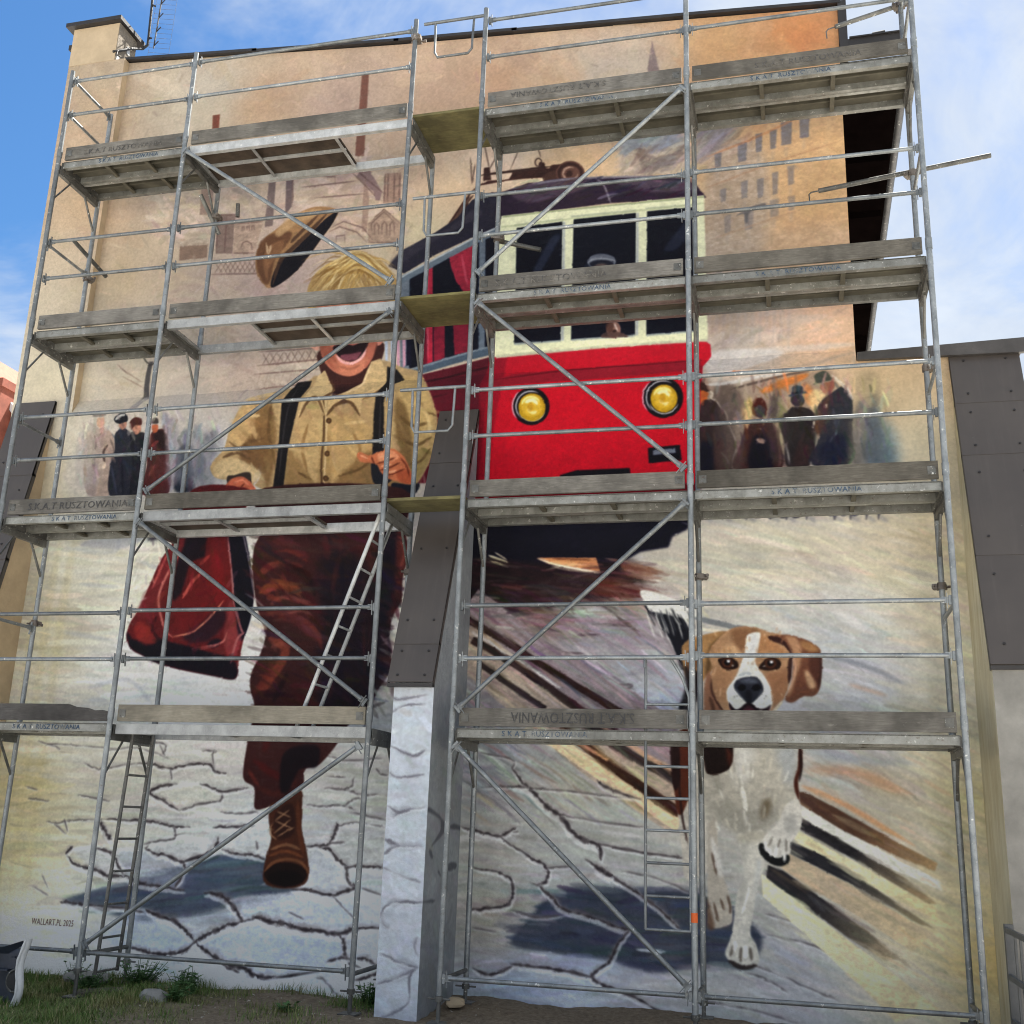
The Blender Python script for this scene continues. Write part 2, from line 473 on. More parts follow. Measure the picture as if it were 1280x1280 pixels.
    def brush(s, n, box, L, w, ang, jit, op=0.45, seed=0, spread=0.25, tint=None):
        """painterly strokes that take the colour already on the wall and vary it"""
        r = np.random.default_rng(seed)
        x0, y0, x1, y1 = box
        for i in range(n):
            c = np.array([r.uniform(x0, x1), r.uniform(y0, y1)])
            a = (ang(c) if callable(ang) else ang) + r.normal(0, spread)
            l = L*r.uniform(0.4, 1.3); d = np.array([math.cos(a), math.sin(a)])*l/2
            q = s.tx([c])[0]; ix, iy = int(q[0]), int(q[1])
            if not (0 <= ix < s.W and 0 <= iy < s.H): continue
            col = s.img[iy, ix]*255*(1 + r.normal(0, jit)) + r.normal(0, jit*60, 3)
            if tint is not None and r.random() < 0.35:
                col = col*0.7 + np.array(tint[r.integers(len(tint))])*0.3
            b = np.array([-d[1], d[0]])*r.uniform(-0.12, 0.12)
            s.stroke([c-d, c+b, c+d], w*r.uniform(0.4, 1.3), np.clip(col, 0, 255), op*r.uniform(0.5, 1), 0.8, 1, True, 0.05)
    def warp(s, amp, cell, seed):
        dx = (vnoise(s.H, s.W, cell, seed, 2)*2*amp).astype(np.float32); dy = (vnoise(s.H, s.W, cell, seed+1, 2)*2*amp).astype(np.float32)
        yy, xx = np.mgrid[0:s.H, 0:s.W]
        xi = np.clip(np.rint(xx+dx).astype(int), 0, s.W-1); yi = np.clip(np.rint(yy+dy).astype(int), 0, s.H-1)
        s.img = s.img[yi, xi]
    def image(s, name):
        a = np.ones((s.H, s.W, 4), np.float32)
        a[..., :3] = np.clip(s.img[::-1], 0.01, 0.93)
        im = bpy.data.images.new(name, s.W, s.H)
        im.colorspace_settings.name = 'sRGB'
        im.pixels.foreach_set(a.ravel()); im.update(); im.pack()
        return im

C = Canvas(-7.75, 2.35, -0.45, 10.35, 190, to_wall)
P, S = C.poly, C.stroke
# ---- ground colours of the whole painting; tones include the wall's fall-off of light
C.field([
 (120,60,(182,158,128)),(110,150,(200,165,128)),(110,250,(205,166,122)),(75,400,(198,180,148)),(60,470,(205,192,160)),
 (260,110,(196,182,162)),(330,130,(214,168,124)),(420,130,(206,168,144)),(240,140,(208,190,160)),(560,120,(210,166,132)),(620,110,(214,160,118)),(700,110,(214,168,124)),
 (750,90,(208,190,172)),(800,80,(205,186,168)),(900,60,(214,166,116)),(1000,50,(216,140,88)),(1030,100,(215,168,118)),(960,90,(216,170,125)),
 (1030,180,(214,168,114)),(1010,250,(214,166,112)),(1000,300,(214,166,118)),(1035,340,(222,152,104)),(960,390,(202,172,158)),
 (1040,420,(226,188,158)),(920,420,(186,176,176)),(900,300,(190,172,150)),(930,260,(205,172,130)),
 (180,420,(197,174,152)),(300,460,(192,168,152)),(350,335,(190,158,152)),(260,340,(186,162,146)),(200,350,(202,176,142)),(150,350,(206,176,136)),(160,460,(200,186,160)),
 (700,195,(226,182,126)),(640,195,(222,192,168)),(560,230,(222,184,140)),(520,220,(206,168,134)),(470,220,(200,165,138)),(520,290,(212,194,150)),
 (100,560,(206,196,172)),(120,520,(196,186,170)),(220,515,(186,178,172)),(260,560,(192,188,186)),(60,600,(198,184,152)),
 (1000,460,(214,182,152)),(940,455,(200,188,178)),(1100,470,(192,170,138)),(1100,500,(190,170,138)),(1150,560,(206,192,158)),(900,480,(190,180,172)),
 (100,700,(206,204,186)),(60,800,(190,182,150)),(30,760,(176,170,146)),(180,740,(208,206,188)),(160,820,(214,214,210)),(240,860,(215,217,220)),(330,850,(216,217,216)),(300,700,(200,200,196)),
 (490,800,(205,202,186)),(100,950,(190,188,176)),(250,980,(196,196,190)),(430,980,(188,190,188)),(300,1040,(196,202,204)),(250,1130,(160,168,180)),(430,1140,(188,198,212)),(200,1180,(198,208,218)),
 (350,1190,(196,206,222)),(40,980,(196,182,126)),(30,1060,(198,186,136)),(60,1120,(206,200,176)),(40,1200,(220,228,208)),(300,1230,(206,216,226)),(460,1230,(206,212,214)),
 (610,960,(128,138,150)),(640,990,(150,156,158)),(700,1010,(168,171,162)),(620,1080,(162,160,152)),(700,1080,(172,178,176)),(620,1160,(160,152,138)),(720,1210,(172,188,214)),(640,1240,(140,160,190)),(800,1250,(166,170,178)),
 (1000,1200,(162,166,174)),(1020,1250,(168,170,176)),(1110,1230,(202,192,164)),(1180,1150,(206,192,144)),(1190,950,(202,190,152)),(1100,1000,(168,164,146)),(1060,1010,(178,170,158)),(1090,970,(176,160,136)),
 (1000,700,(196,186,162)),(950,690,(184,180,164)),(1100,700,(196,184,156)),(1160,660,(200,184,148)),(1150,760,(200,190,164)),(1060,745,(196,194,190)),(1080,790,(192,198,198)),(1040,800,(190,198,204)),(1090,860,(184,186,200)),(1150,900,(206,196,166)),(1210,800,(206,196,164)),
 (1100,930,(160,165,172)),(1050,960,(150,158,164)),(920,720,(198,192,176)),(960,760,(198,196,190)),(780,790,(150,142,152)),(650,770,(104,76,76)),(720,860,(178,182,198)),(840,880,(176,186,208)),(640,850,(150,135,140)),
 (1220,1000,(190,182,130)),(1240,1200,(206,180,110)),(1225,700,(196,180,140)),
])
# sky and wash: broad loose scrubs above, horizontal drags below
C.brush(900, (60,30,1080,460), 60, 16, 0.3, 0.035, 0.35, 1, 0.9, [(216,150,96),(206,190,176),(190,150,140),(224,190,130)])
C.brush(700, (600,20,1070,420), 46, 12, 0.6, 0.05, 0.30, 2, 0.9, [(222,140,80),(214,180,140)])
def gang(c): return 0.04 if c[0] < 590 else (0.16 + 0.22*max(0, min(1, (c[0]-820)/200)))
C.brush(3000, (0,650,600,1280), 58, 6.5, gang, 0.07, 0.55, 3, 0.10, [(222,226,230),(190,184,160),(170,178,190),(226,224,210)])
C.brush(3000, (590,650,1240,1280), 56, 6.5, gang, 0.075, 0.5, 4, 0.12, [(206,208,212),(176,170,150),(150,158,172),(212,200,170)])
C.brush(500, (80,500,560,620), 30, 9, 1.4, 0.05, 0.4, 5, 0.5, [(206,206,206),(170,165,160)])
# a paler left margin and yellow drips
for x in (62, 78, 96, 40):
    S([(x, 660), (x-18, 760), (x-34, 880), (x-52, 1010), (x-64, 1120)], 10, (196,178,112), 0.22, 5, 1, tex=.2)
zz = C.z1 - np.arange(C.H)/C.S
xx_ = C.a0 + np.arange(C.W)/C.S
up_ = np.interp(xx_, [-1.5, -.3], [.76, 1.02])[None, :]; kz = np.interp(zz, [4.6, 5.3], [0, 1])[:, None]
bs = (.72*(1-kz) + up_*kz)[..., None].astype(np.float32)
lum = C.img.mean(2, keepdims=True); C.img = lum + (C.img-lum)*bs
C.brush(500, (90,1000,480,1260), 44, 5, .02, .08, .5, 7, .12, [(190,200,218),(236,240,244),(160,168,184)])
C.brush(500, (590,1080,900,1270), 44, 5, .05, .08, .5, 8, .14, [(170,184,210),(226,230,236),(140,150,168)])
# ---- far city, painted thin
C.brush(420, (190,215,320,300), 28, 6, .25, .08, .55, 11, .6, [(150,142,152),(118,106,110),(210,196,192)])
C.brush(460, (340,195,505,300), 32, 6, -.15, .08, .5, 12, .5, [(176,164,176),(140,122,128),(212,198,196)])
C.brush(300, (200,340,400,480), 34, 5, -.1, .05, .5, 13, .5, [(176,140,136),(202,176,168),(150,122,118)])
C.brush(120, (110,380,200,490), 30, 6, .2, .05, .4, 14, .8, [(186,160,130),(206,186,156)])
BR = (138,108,104)
for q, col, op in ((tr(320,0,4,[(530,372),(565,370),(540,780),(495,780)]), (146,92,76), .75), ([(266,144),(275,143),(273,168),(265,169)], (158,86,68), .85),
  (tr(180,120,3.765,[(590,380),(622,378),(606,610),(568,620)]), (126,106,108), .7), (tr(180,120,3.765,[(670,365),(702,365),(696,520),(664,560)]), (122,102,106), .75),
  (tr(180,120,3.765,[(345,560),(432,558),(416,742),(338,742)]), (150,126,118), .8), (tr(180,120,3.765,[(424,602),(562,590),(520,740),(418,742)]), (196,168,152), .85),
  (tr(180,120,3.765,[(170,700),(300,690),(296,760),(165,775)]), (152,124,108), .8), (tr(180,120,3.765,[(160,690),(240,665),(305,685),(300,700),(165,708)]), (196,178,160), .7),
  (tr(180,120,3.765,[(270,430),(330,430),(318,560),(262,560)]), (158,128,116), .6),
  (tr(180,120,3.765,[(1055,600),(1130,530),(1212,600),(1204,690),(1055,690)]), (192,162,140), .85), (tr(180,120,3.765,[(1135,365),(1212,360),(1205,500),(1125,505)]), (182,140,122), .6),
  (tr(180,120,3.765,[(1020,345),(1060,345),(1120,450),(1110,490),(1090,490),(1080,450),(1000,380)]), (140,108,116), .6),
  (tr(180,120,3.765,[(1040,380),(1060,480),(1050,640),(1025,640),(1030,480)]), (176,140,126), .6)):
    P(q, tuple(int(v*.9) for v in col), 1.1, min(1, op*1.15), False, .16)
def sk(pts, w=1.8, op=.75, col=(116,88,84)): S(pts, w, col, op, .7, 1, False)
Z = lambda pts: tr(180,120,3.765,pts)
for pts in ([(1055,605),(1130,532),(1210,602)],[(1070,640),(1070,600),(1130,545),(1195,610)],[(1085,655),(1085,610),(1095,597),(1105,610),(1105,655)],[(1120,655),(1120,605),(1132,590),(1142,605),(1142,655)],[(1158,655),(1158,605),(1168,592),(1178,605),(1178,655)],
  [(1055,690),(1204,690)],[(870,640),(920,615),(1000,640),(1050,690)],[(880,620),(940,590),(1030,620),(1080,680)],[(905,690),(905,660),(945,655),(945,690)],[(455,720),(465,690),(485,683),(505,695),(510,725)],
  [(462,635),(462,615),(470,612),(472,635)],[(485,635),(485,613),(494,610),(496,635)],[(508,633),(508,611),(517,608),(519,632)],[(424,602),(562,590)],[(420,740),(520,738)],
  [(1135,365),(1130,500)],[(1150,362),(1146,500)],[(1180,362),(1175,500)],[(1205,360),(1200,495)],[(700,365),(700,520)],[(740,370),(900,380),(900,420)],[(740,430),(1000,400)],[(800,480),(1040,460)],
  [(345,560),(432,558)],[(350,560),(340,740)],[(390,560),(378,740)],[(980,360),(1090,470)],[(1000,350),(1130,460)]):
    sk(Z(pts))
for k in range(9):                                  # lattice bridges
    for bx, by, w_, h_ in ((320,780,24,62), (330,760,24,60)): pass
    x = 268 + k*6
    sk([(x,342),(x+10,326)], 1.4, .55, (120,92,84)); sk([(x,326-.2*k),(x+10,342)], 1.4, .55, (120,92,84))
    x = 328 + k*9
    sk([(x,456-.5*k),(x+9,441-.8*k)], 1.4, .6, (112,90,84)); sk([(x,441-.6*k),(x+9,456-.7*k)], 1.4, .6, (112,90,84))
sk([(262,343),(330,342)],1.6); sk([(262,326),(330,324)],1.6); sk([(322,457),(412,448)],2); sk([(322,440),(412,434)],2)
sk([(318,468),(400,461)],1.6); sk([(318,486),(398,478)],1.6)
for k in range(8): sk([(320+k*10,484-k),(326+k*10,466-k),(330+k*10,483-k)],1.3,.45,(126,98,92))
# lamp standard with its painted smear
P([(186,452),(191,452),(188,470),(185,498),(178,498),(182,470)], (74,72,76), .8, .9, False)
S([(171,441),(206,439)], 2.4, (66,62,62), .9); S([(176,444),(186,455),(191,455),(203,443)], 1.8, (66,62,62), .9)
for x in (174,181,189,197,204): S([(x,437),(x+1,444)], 2.2, (60,56,56), .9)
P([(178,497),(186,497),(176,504),(170,511),(160,512)], (150,146,148), 1.5, .8)
for pts in ([(150,460),(178,478)],[(152,470),(180,485)],[(146,455),(160,468)]): sk(pts,1.3,.5)
# church spire, roofs and the long house on the right
P(tr(640,0,4,[(700,200),(738,358),(675,362)]), (142,122,124), 1.2, .8, False, .1)
P(tr(640,0,4,[(530,680),(880,640),(880,870),(540,880)]), (176,166,160), 4, .6, False, .15)
for q, col in ((tr(640,0,4,[(540,690),(700,650),(870,640),(870,690),(760,760),(700,760),(640,720),(560,790)]), (140,148,164)),
  (tr(640,0,4,[(615,730),(640,725),(700,790),(690,860),(660,860),(630,790)]), (116,98,96)),(tr(640,0,4,[(700,800),(800,760),(870,700),(870,800),(700,860)]), (122,106,106)),
  (tr(640,0,4,[(920,660),(1000,610),(1160,590),(1140,640),(1000,780),(930,800)]), (132,128,140))):
    P(q, col, 2, .8, False, .12)
C.brush(260, (775,160,900,216), 26, 4, -.5, .09, .6, 21, .35, [(170,176,192),(96,88,92),(190,186,184)])
C.brush(160, (872,150,935,200), 30, 4, -.75, .09, .6, 22, .2, [(170,170,180),(92,88,98)])
P([(884,205),(1058,130),(1064,300),(1068,330),(886,420)], (206,168,124), 8, .45, False, .15); P([(884,208),(945,180),(965,250),(950,340),(930,420),(886,440)], (168,154,146), 14, .6, True, .2); P([(950,300),(1060,280),(1064,330),(980,380)], (190,164,140), 14, .4, True, .2)
for k, (x, y, w_, h_) in enumerate(((893,190,9,20),(922,177,12,26),(944,166,9,25),(962,161,9,26),(976,151,14,31),(999,140,13,33),(900,235,8,18),(926,225,9,24),(946,222,9,26),(965,214,8,30),(984,206,9,26),
                       (930,262,12,26),(962,248,12,24),(985,244,9,20),(905,268,9,24),(895,330,8,40),(915,330,7,46),(936,320,7,44))):
    a = (.78, .6, .45)[0 if k < 6 else 1 if k < 11 else 2]
    P([(x,y+2),(x+w_,y),(x+w_-1,y+h_-2),(x+1,y+h_)], (112,112,124), 1.2, a, False, .2)
    S([(x+w_/2,y+h_),(x+w_/2-1,y+h_+14)], 4, (150,146,146), .25, 2)
S([(880,236),(960,206),(1050,176)], 2, (176,120,86), .4); S([(886,300),(1000,262)], 2, (170,130,100), .4); S([(884,196),(960,165),(1050,120)], 3, (208,130,80), .5)
P(tr(640,0,4,[(1120,1080),(1180,1040),(1260,1015),(1265,1030),(1190,1060),(1180,1110),(1165,1110),(1160,1070)]), (96,96,104), 1, .7)
C.brush(200, (880,320,1066,440), 46, 8, -.35, .05, .45, 23, .3, [(226,170,120),(196,186,186),(160,150,156)])
for k in range(12): S([(888+k*9, 345+(k%3)*9),(886+k*9, 415+(k%4)*8)], 4, (162,156,160), .28, 2)
S([(884,446),(960,438),(1070,430)], 8, (206,204,206), .45, 3); S([(884,452),(980,462),(1066,440)], 5, (150,140,136), .35, 2)
P([(884,442),(930,436),(980,440),(940,458),(890,470)], (210,208,210), 3, .6)

C.brush(2600, (90,40,1070,640), 15, 2.2, lambda c: random.uniform(0, 3.1), .085, .45, 93, .3)
C.brush(3800, (20,640,1220,1275), 20, 2.0, gang, .10, .5, 94, .2)
# ---- tram: roof, side, front
NAVY, RED, MAR, CREAM = (13,18,40), (200,16,46), (98,22,42), (226,229,190)
P([(585,250),(590,240),(600,232),(632,226),(680,221),(690,206),(706,205),(706,214),(640,218),(636,224),(610,226),(596,232),(580,250),(572,262),(560,280),(588,268)], (70,40,36), .8, 1, False, .2)
for q in ([(640,222),(640,214),(672,211),(674,203),(680,203),(682,210),(694,211),(694,222)],[(604,226),(605,210),(612,209),(614,225)]): P(q, (66,38,34), .8, 1, False, .2)
S([(600,219),(690,208)], 3, (64,42,38)); S([(560,284),(572,270),(580,256),(592,244)], 4, (104,74,62))
for pts in ([(651,180),(644,198),(637,214)],[(671,178),(676,197)],[(588,196),(590,230)],[(605,178),(612,212)],[(622,190),(612,212)],[(594,205),(590,228)]): sk(pts, 1.6, .75, (80,58,52))
C.ring((673,203), 4, 5, 1.6, (84,60,54))
P([(678,224),(690,214),(704,216),(730,226),(700,232)], (84,54,46), 1, 1)
C.ell((713,217), 18, 16, (110,72,62)); C.ring((713,217), 14, 12, 4, (70,42,38)); C.ring((713,217), 9, 8, 2.5, (176,140,122), 0, 300); C.ell((712,217), 4, 4, (70,42,38))
P([(590,250),(606,242),(626,240),(640,240),(644,272),(622,286),(590,297),(545,318),(505,342),(486,332),(505,312),(545,290),(572,272)], (44,42,62), .8, 1, False, .10)
P([(486,332),(505,312),(560,285),(592,262),(600,270),(545,300),(500,330)], (66,62,78), 2, .7)
P([(618,266),(628,240),(660,229),(700,223),(760,221),(822,220),(855,223),(870,231),(883,247),(760,254),(628,272)], (52,36,60), .8, 1, False, .14)
P([(640,240),(690,228),(740,226),(720,240),(660,252)], (112,92,110), 3, .5); P([(770,226),(850,226),(868,236),(830,240),(800,238)], (132,116,134), 3, .45)
S([(746,224),(755,232),(764,255)], 2.5, (156,150,160), .8); S([(640,236),(700,225),(780,221),(850,222)], 3, (150,146,160), .7)
C.brush(90, (640,226,870,250), 26, 3, -.35, .2, .6, 31, .2)
P([(520,470),(570,458),(632,441),(622,520),(604,604),(520,604)], MAR, .8, 1, False, .08)
S([(524,478),(580,466),(628,455)], 2, (60,12,30)); S([(526,500),(560,492)], 2, (62,14,30), .7)
P([(502,345),(560,318),(600,298),(632,284),(634,432),(585,440),(502,464)], NAVY, .8, 1, False, .1)
for q, col in (([(530,330),(541,326),(541,456),(532,456)], (196,36,66)),([(560,318),(592,303),(592,362),(580,366),(570,352),(564,335)], (176,34,62)),([(542,408),(556,405),(556,452),(542,455)], (150,30,58)),
               ([(566,402),(586,398),(586,440),(568,444)], (146,28,56)),([(528,418),(534,417),(534,455),(526,456)], (120,20,48))): P(q, col, 1.2, 1, False, .1)
S([(534,335),(535,450)], 2.5, (226,96,118), .7); S([(577,318),(584,356)], 3, (216,80,104), .6)
P([(599,298),(607,294),(606,440),(598,442)], (104,118,136), .8, 1, False)
P([(500,350),(512,345),(512,462),(500,464)], (112,124,138), .8, 1, False)
S([(500,351),(545,327),(592,302),(632,284)], 8, (104,120,136), 1, .7, 0); S([(500,347),(592,298),(632,280)], 2, (182,192,200), .9, .6, 0)
S([(502,470),(560,452),(595,443),(632,434)], 10, (78,96,116), 1, .7, 0); S([(502,466),(595,438),(632,429)], 2, (130,146,160), .9, .6, 0)
for k in range(6):                                  # striped blind behind the boy
    x = 466 + k*7.4
    P([(x,424),(x+3.8,420),(x+4.0,456),(x+1,460)], (176,190,214) if k < 4 else (206,150,176), .7, 1, False)
P([(508,418),(514,417),(514,456),(508,458)], (24,24,52), .7, 1, False)
P([(612,447),(640,443),(760,432),(858,426),(880,425),(888,431),(889,445),(878,458),(876,520),(874,604),(598,604),(604,540)], RED, .8, 1, False, .04, ((206,14,44),(600,500),(700,500)))
P([(600,480),(616,449),(634,446),(620,520),(606,604),(596,604)], (150,14,44), 3, .8, False)
P([(616,476),(640,467),(760,457),(876,449),(876,462),(760,472),(640,481),(616,488)], (160,34,54), 1.2, .8, False, .06)
S([(614,475),(700,463),(800,455),(877,449)], 2, (120,10,34), .8)
S([(876,456),(875,520),(874,600)], 4, (140,12,38), .7, 1.2, 0)
C.brush(220, (620,480,872,600), 22, 5, .9, .05, .35, 33, 1.2)
P([(626,270),(760,256),(880,244),(885,424),(858,427),(760,433),(632,445),(614,447)], CREAM, .8, 1, False, .04)
for q in ([(646,285),(703,277),(701,426),(643,430)],[(717,274),(795,266),(794,419),(714,425)],[(809,264),(867,259),(868,414),(808,419)]):
    P(q, NAVY, .8, 1, False, .10)
    (a, b), (c, d) = q[0], q[1]
    S([(a-3,b-3),(c+1,d-3)], 2.5, (176,186,160), .9, .6, 0); S([q[3], q[2]], 2.5, (170,182,178), .8, .6, 0); S([(q[1][0]+2,q[1][1]),(q[2][0]+2,q[2][1])], 3, (170,178,190), .8, .8, 0)
S([(628,271),(760,257),(880,246)], 2, (150,162,120), .9, .6, 0); S([(626,284),(760,268),(880,254)], 1.6, (186,194,150), .9, .6, 0)
S([(620,446),(760,433),(884,425)], 4, (196,202,170), .9, .7, 0)
P([(664,345),(676,320),(690,296),(700,296),(686,322),(672,345)], (64,74,102), 2, .6); P([(830,312),(850,285),(866,268),(866,285),(848,310)], (56,64,90), 3, .6); P([(722,345),(740,322),(746,322),(730,345)], (50,60,88), 2, .5)
C.ell((752,327), 18, 10, (112,118,136), 1.2, .9); C.ell((752,330), 15, 5, (30,34,54), 1); C.ring((752,329), 17, 6, 1.6, (150,156,170), 180, 360); C.ell((752,342), 13, 13, (122,98,92), 2, .85)
C.ell((767,412), 9, 11, (176,126,110), 1.2, .9); C.ell((762,408), 5, 8, (90,58,50), 1, .8); S([(768,404),(772,414)], 2, (226,206,196), .9); C.ell((768,414), 3, 2, (60,36,36), .8)
P([(752,422),(758,415),(778,416),(784,421)], (96,70,66), 1, .9)
for cx, cy, r in ((664,508,23), (829,497,25)):
    C.ell((cx,cy), r, r*1.02, (20,18,26), .8); C.ring((cx,cy), r-4, r-4, 1.8, (196,196,204), 130, 300); C.ring((cx,cy), r+.5, r+.5, 1.6, (214,196,204), 140, 230)
    C.ring((cx+1,cy+1), r-6, r-6, 1.5, (226,226,226), 20, 160)
    C.ell((cx+1,cy+1), 17, 17.5, (198,158,34), .8); C.ell((cx+1,cy), 13, 13, (224,186,66), 2, .8)
    C.ring((cx,cy), 12, 12, 3, (244,226,140), 190, 330, 1); S([(cx-8,cy-5),(cx+2,cy-8),(cx+8,cy-2)], 5, (252,244,200), .8, 1.2); S([(cx-5,cy+3),(cx+2,cy+8),(cx+7,cy+6)], 4, (250,238,180), .7, 1.2); C.ell((cx-1,cy+1), 4, 6, (190,140,30), 1.2, .6)
P([(810,560),(850,556),(852,575),(811,579)], (20,18,32), .6, 1, False); P([(816,563),(845,560),(845,566),(816,569)], (120,126,140), .6, 1, False)
P([(700,594),(720,588),(787,585),(789,598),(700,602)], (20,14,30), .6, 1, False)
P([(596,604),(876,604),(874,648),(590,660)], (120,10,34), 1.5, 1, False)
# underframe and the dark under the tram
P([(560,650),(700,632),(870,628),(872,648),(858,662),(840,671),(836,684),(800,690),(776,704),(770,722),(750,718),(744,706),(700,720),(620,740),(590,760),(570,720)], (12,12,34), 2, 1, False, .1)
P([(590,700),(700,706),(790,700),(806,735),(780,752),(700,756),(600,770),(585,740)], (40,24,30), 6, .9, True, .2)
P([(672,697),(745,697),(751,716),(730,713),(700,707)], (190,132,90), .8, 1, False, .1); S([(672,698),(700,707),(751,716)], 3, (226,214,200)); S([(690,698),(740,700)], 2, (120,72,50))
S([(610,694),(635,703)], 3, (206,200,176)); S([(612,701),(636,709)], 2, (190,180,150)); S([(618,690),(634,700)], 2, (180,170,150))
P([(776,704),(800,705),(830,716),(790,722)], (126,82,62), 2, .8); P([(770,722),(800,735),(806,750),(760,748),(740,730)], (96,52,42), 3, .8)
C.brush(320, (590,735,810,800), 36, 5, .12, .14, .6, 41, .12, [(150,86,78),(120,60,58),(160,150,160),(44,26,34)])
C.brush(240, (640,790,860,890), 34, 5, .08, .06, .6, 42, .12, [(206,196,200),(186,140,136),(150,156,178)])
C.brush(200, (780,700,960,760), 44, 4, .25, .06, .6, 43, .1, [(226,222,206),(176,170,160),(206,192,160)])
for pts in ([(740,780),(780,782),(800,790)],[(720,794),(750,793)],[(740,860),(790,856),(770,868)],[(770,884),(810,880)],[(690,815),(730,817)],[(650,775),(700,790)],[(770,770),(790,784)]): S(pts, 3, (74,56,66), .7)
# rails running to the dog and on to the right
for pts, w, col in (([(580,760),(668,826),(775,890),(850,940)], 60, (150,136,140)),([(575,800),(700,905),(760,955),(850,1016)], 56, (176,160,146)),([(576,770),(640,806),(668,826),(768,886),(800,906)], 9, (52,34,34)),([(590,800),(640,828),(720,884),(770,916)], 10, (58,42,42)),([(600,830),(640,858),(682,886)], 7, (54,44,46)),([(590,790),(650,826),(700,860)], 3, (206,198,196)),
   ([(660,905),(700,930),(745,962),(850,1032)], 18, (226,206,170)),([(700,910),(730,930),(768,960),(850,1017)], 13, (60,36,28)),([(730,905),(770,930),(830,965),(860,985)], 15, (62,54,54)),([(750,905),(800,940),(850,968)], 6, (190,160,136)),([(700,915),(760,950)], 4, (196,150,110))):
    S(pts, w, col, .95, 1.2, 0, tex=.16)
C.brush(240, (600,780,860,1010), 40, 3, .62, .10, .6, 44, .05, [(226,216,206),(60,44,44),(176,130,110)])
C.brush(620, (572,745,870,1020), 46, 3, .63, .17, .6, 47, .06, [(214,206,200),(70,52,50),(150,120,116),(190,170,160)])
C.brush(160, (590,700,820,790), 44, 3, .1, .2, .5, 48, .1, [(20,18,34),(150,92,84),(176,170,176)])
# ---- cobbles: cracks
CRK = (66,54,54)
def crack(pts, w=3, op=.85):
    r = np.random.default_rng(int(pts[0][0]*7+pts[0][1]))
    p = cat(pts, False, 5) if len(pts) > 2 else np.array(pts, float)
    p = p + r.normal(0, .5, p.shape)
    S([tuple(q) for q in p+np.array([.8,w*1.0])], w*2.2, (234,238,242), .55*op, 1.4, 1)
    S([tuple(q) for q in p+np.array([0,-w*.3])], w*2.2, (132,124,126), .40*op, 2.2, 1, wob=.3)
    S([tuple(q) for q in p], w*1.0, (80,72,75), .85*op, .9, 1, wob=.35)
    S([tuple(q) for q in p], w*.42, (38,34,40), .75*op, .6, 1, wob=.45)
    for q in p[::3]:
        if r.random() < .12 and w > 2: S([tuple(q), tuple(q+r.normal(0, 1, 2)*np.array([9, 4]))], w*.7, (84,74,76), .7, .8, 2)
# soft cast shapes under boot and dog
P([(78,1126),(150,1106),(210,1086),(280,1068),(340,1078),(336,1104),(372,1112),(300,1130),(235,1145),(180,1152),(130,1140)], (74,84,102), 4, .9, True, .15)
C.brush(160, (120,1072,350,1145), 50, 5, -.12, .12, .6, 45, .08, [(60,68,88),(120,128,144)])
P([(640,1180),(660,1150),(700,1112),(790,1110),(880,1118),(950,1166),(934,1208),(880,1206),(820,1216),(760,1200),(700,1192)], (62,68,84), 4, .92, True, .15)
C.brush(220, (640,1110,930,1210), 56, 6, .06, .12, .6, 46, .08, [(44,50,68),(110,116,130),(84,90,108)])
S([(795,1187),(832,1190)], 4, (190,196,206), .8)
Q = lambda pts: tr(0,880,3.2,pts)
U = lambda pts: tr(320,960,4,pts)
# stone faces: blue-grey with a lit upper edge
for pts, col in ((Q([(790,950),(975,880),(1280,925),(1360,960),(1330,1060),(1020,1075),(860,1000)]),(186,198,216)),(Q([(560,980),(640,860),(740,915),(775,955),(690,995)]),(176,190,212)),(Q([(500,830),(575,825),(640,860),(560,980),(430,950)]),(178,188,206)),
   (Q([(980,865),(920,790),(1150,760),(1280,760),(1420,800),(1400,870),(1150,885)]),(192,202,218)),(Q([(640,335),(800,320),(880,355),(870,385),(720,420),(610,355)]),(196,196,186)),(Q([(590,580),(700,530),(870,560),(830,590),(735,625),(620,595)]),(200,204,206)),
   (Q([(890,590),(1000,490),(1060,500),(1050,610)]),(196,200,202)),(Q([(500,690),(470,590),(590,590),(720,640),(720,740),(560,710)]),(160,166,182)),(Q([(290,580),(390,575),(460,630),(480,690),(370,655)]),(196,198,202)),(Q([(690,250),(840,250),(850,275),(800,310),(690,300)]),(190,190,186)),
   (U([(320,405),(440,500),(470,590),(380,625),(200,600),(250,480)]),(192,198,206)),(U([(0,770),(320,830),(410,840),(445,920),(340,960),(0,960)]),(180,192,212)),(U([(450,840),(610,815),(610,960),(500,950)]),(192,198,206)),(U([(440,640),(620,640),(620,790),(420,815),(500,760)]),(190,196,204)),(U([(420,300),(640,290),(630,480),(460,490),(370,390)]),(186,188,186))):
    P(pts, col, 4, .55, True, .16)
    S(pts[:3], 5, (228,232,236), .45, 3)
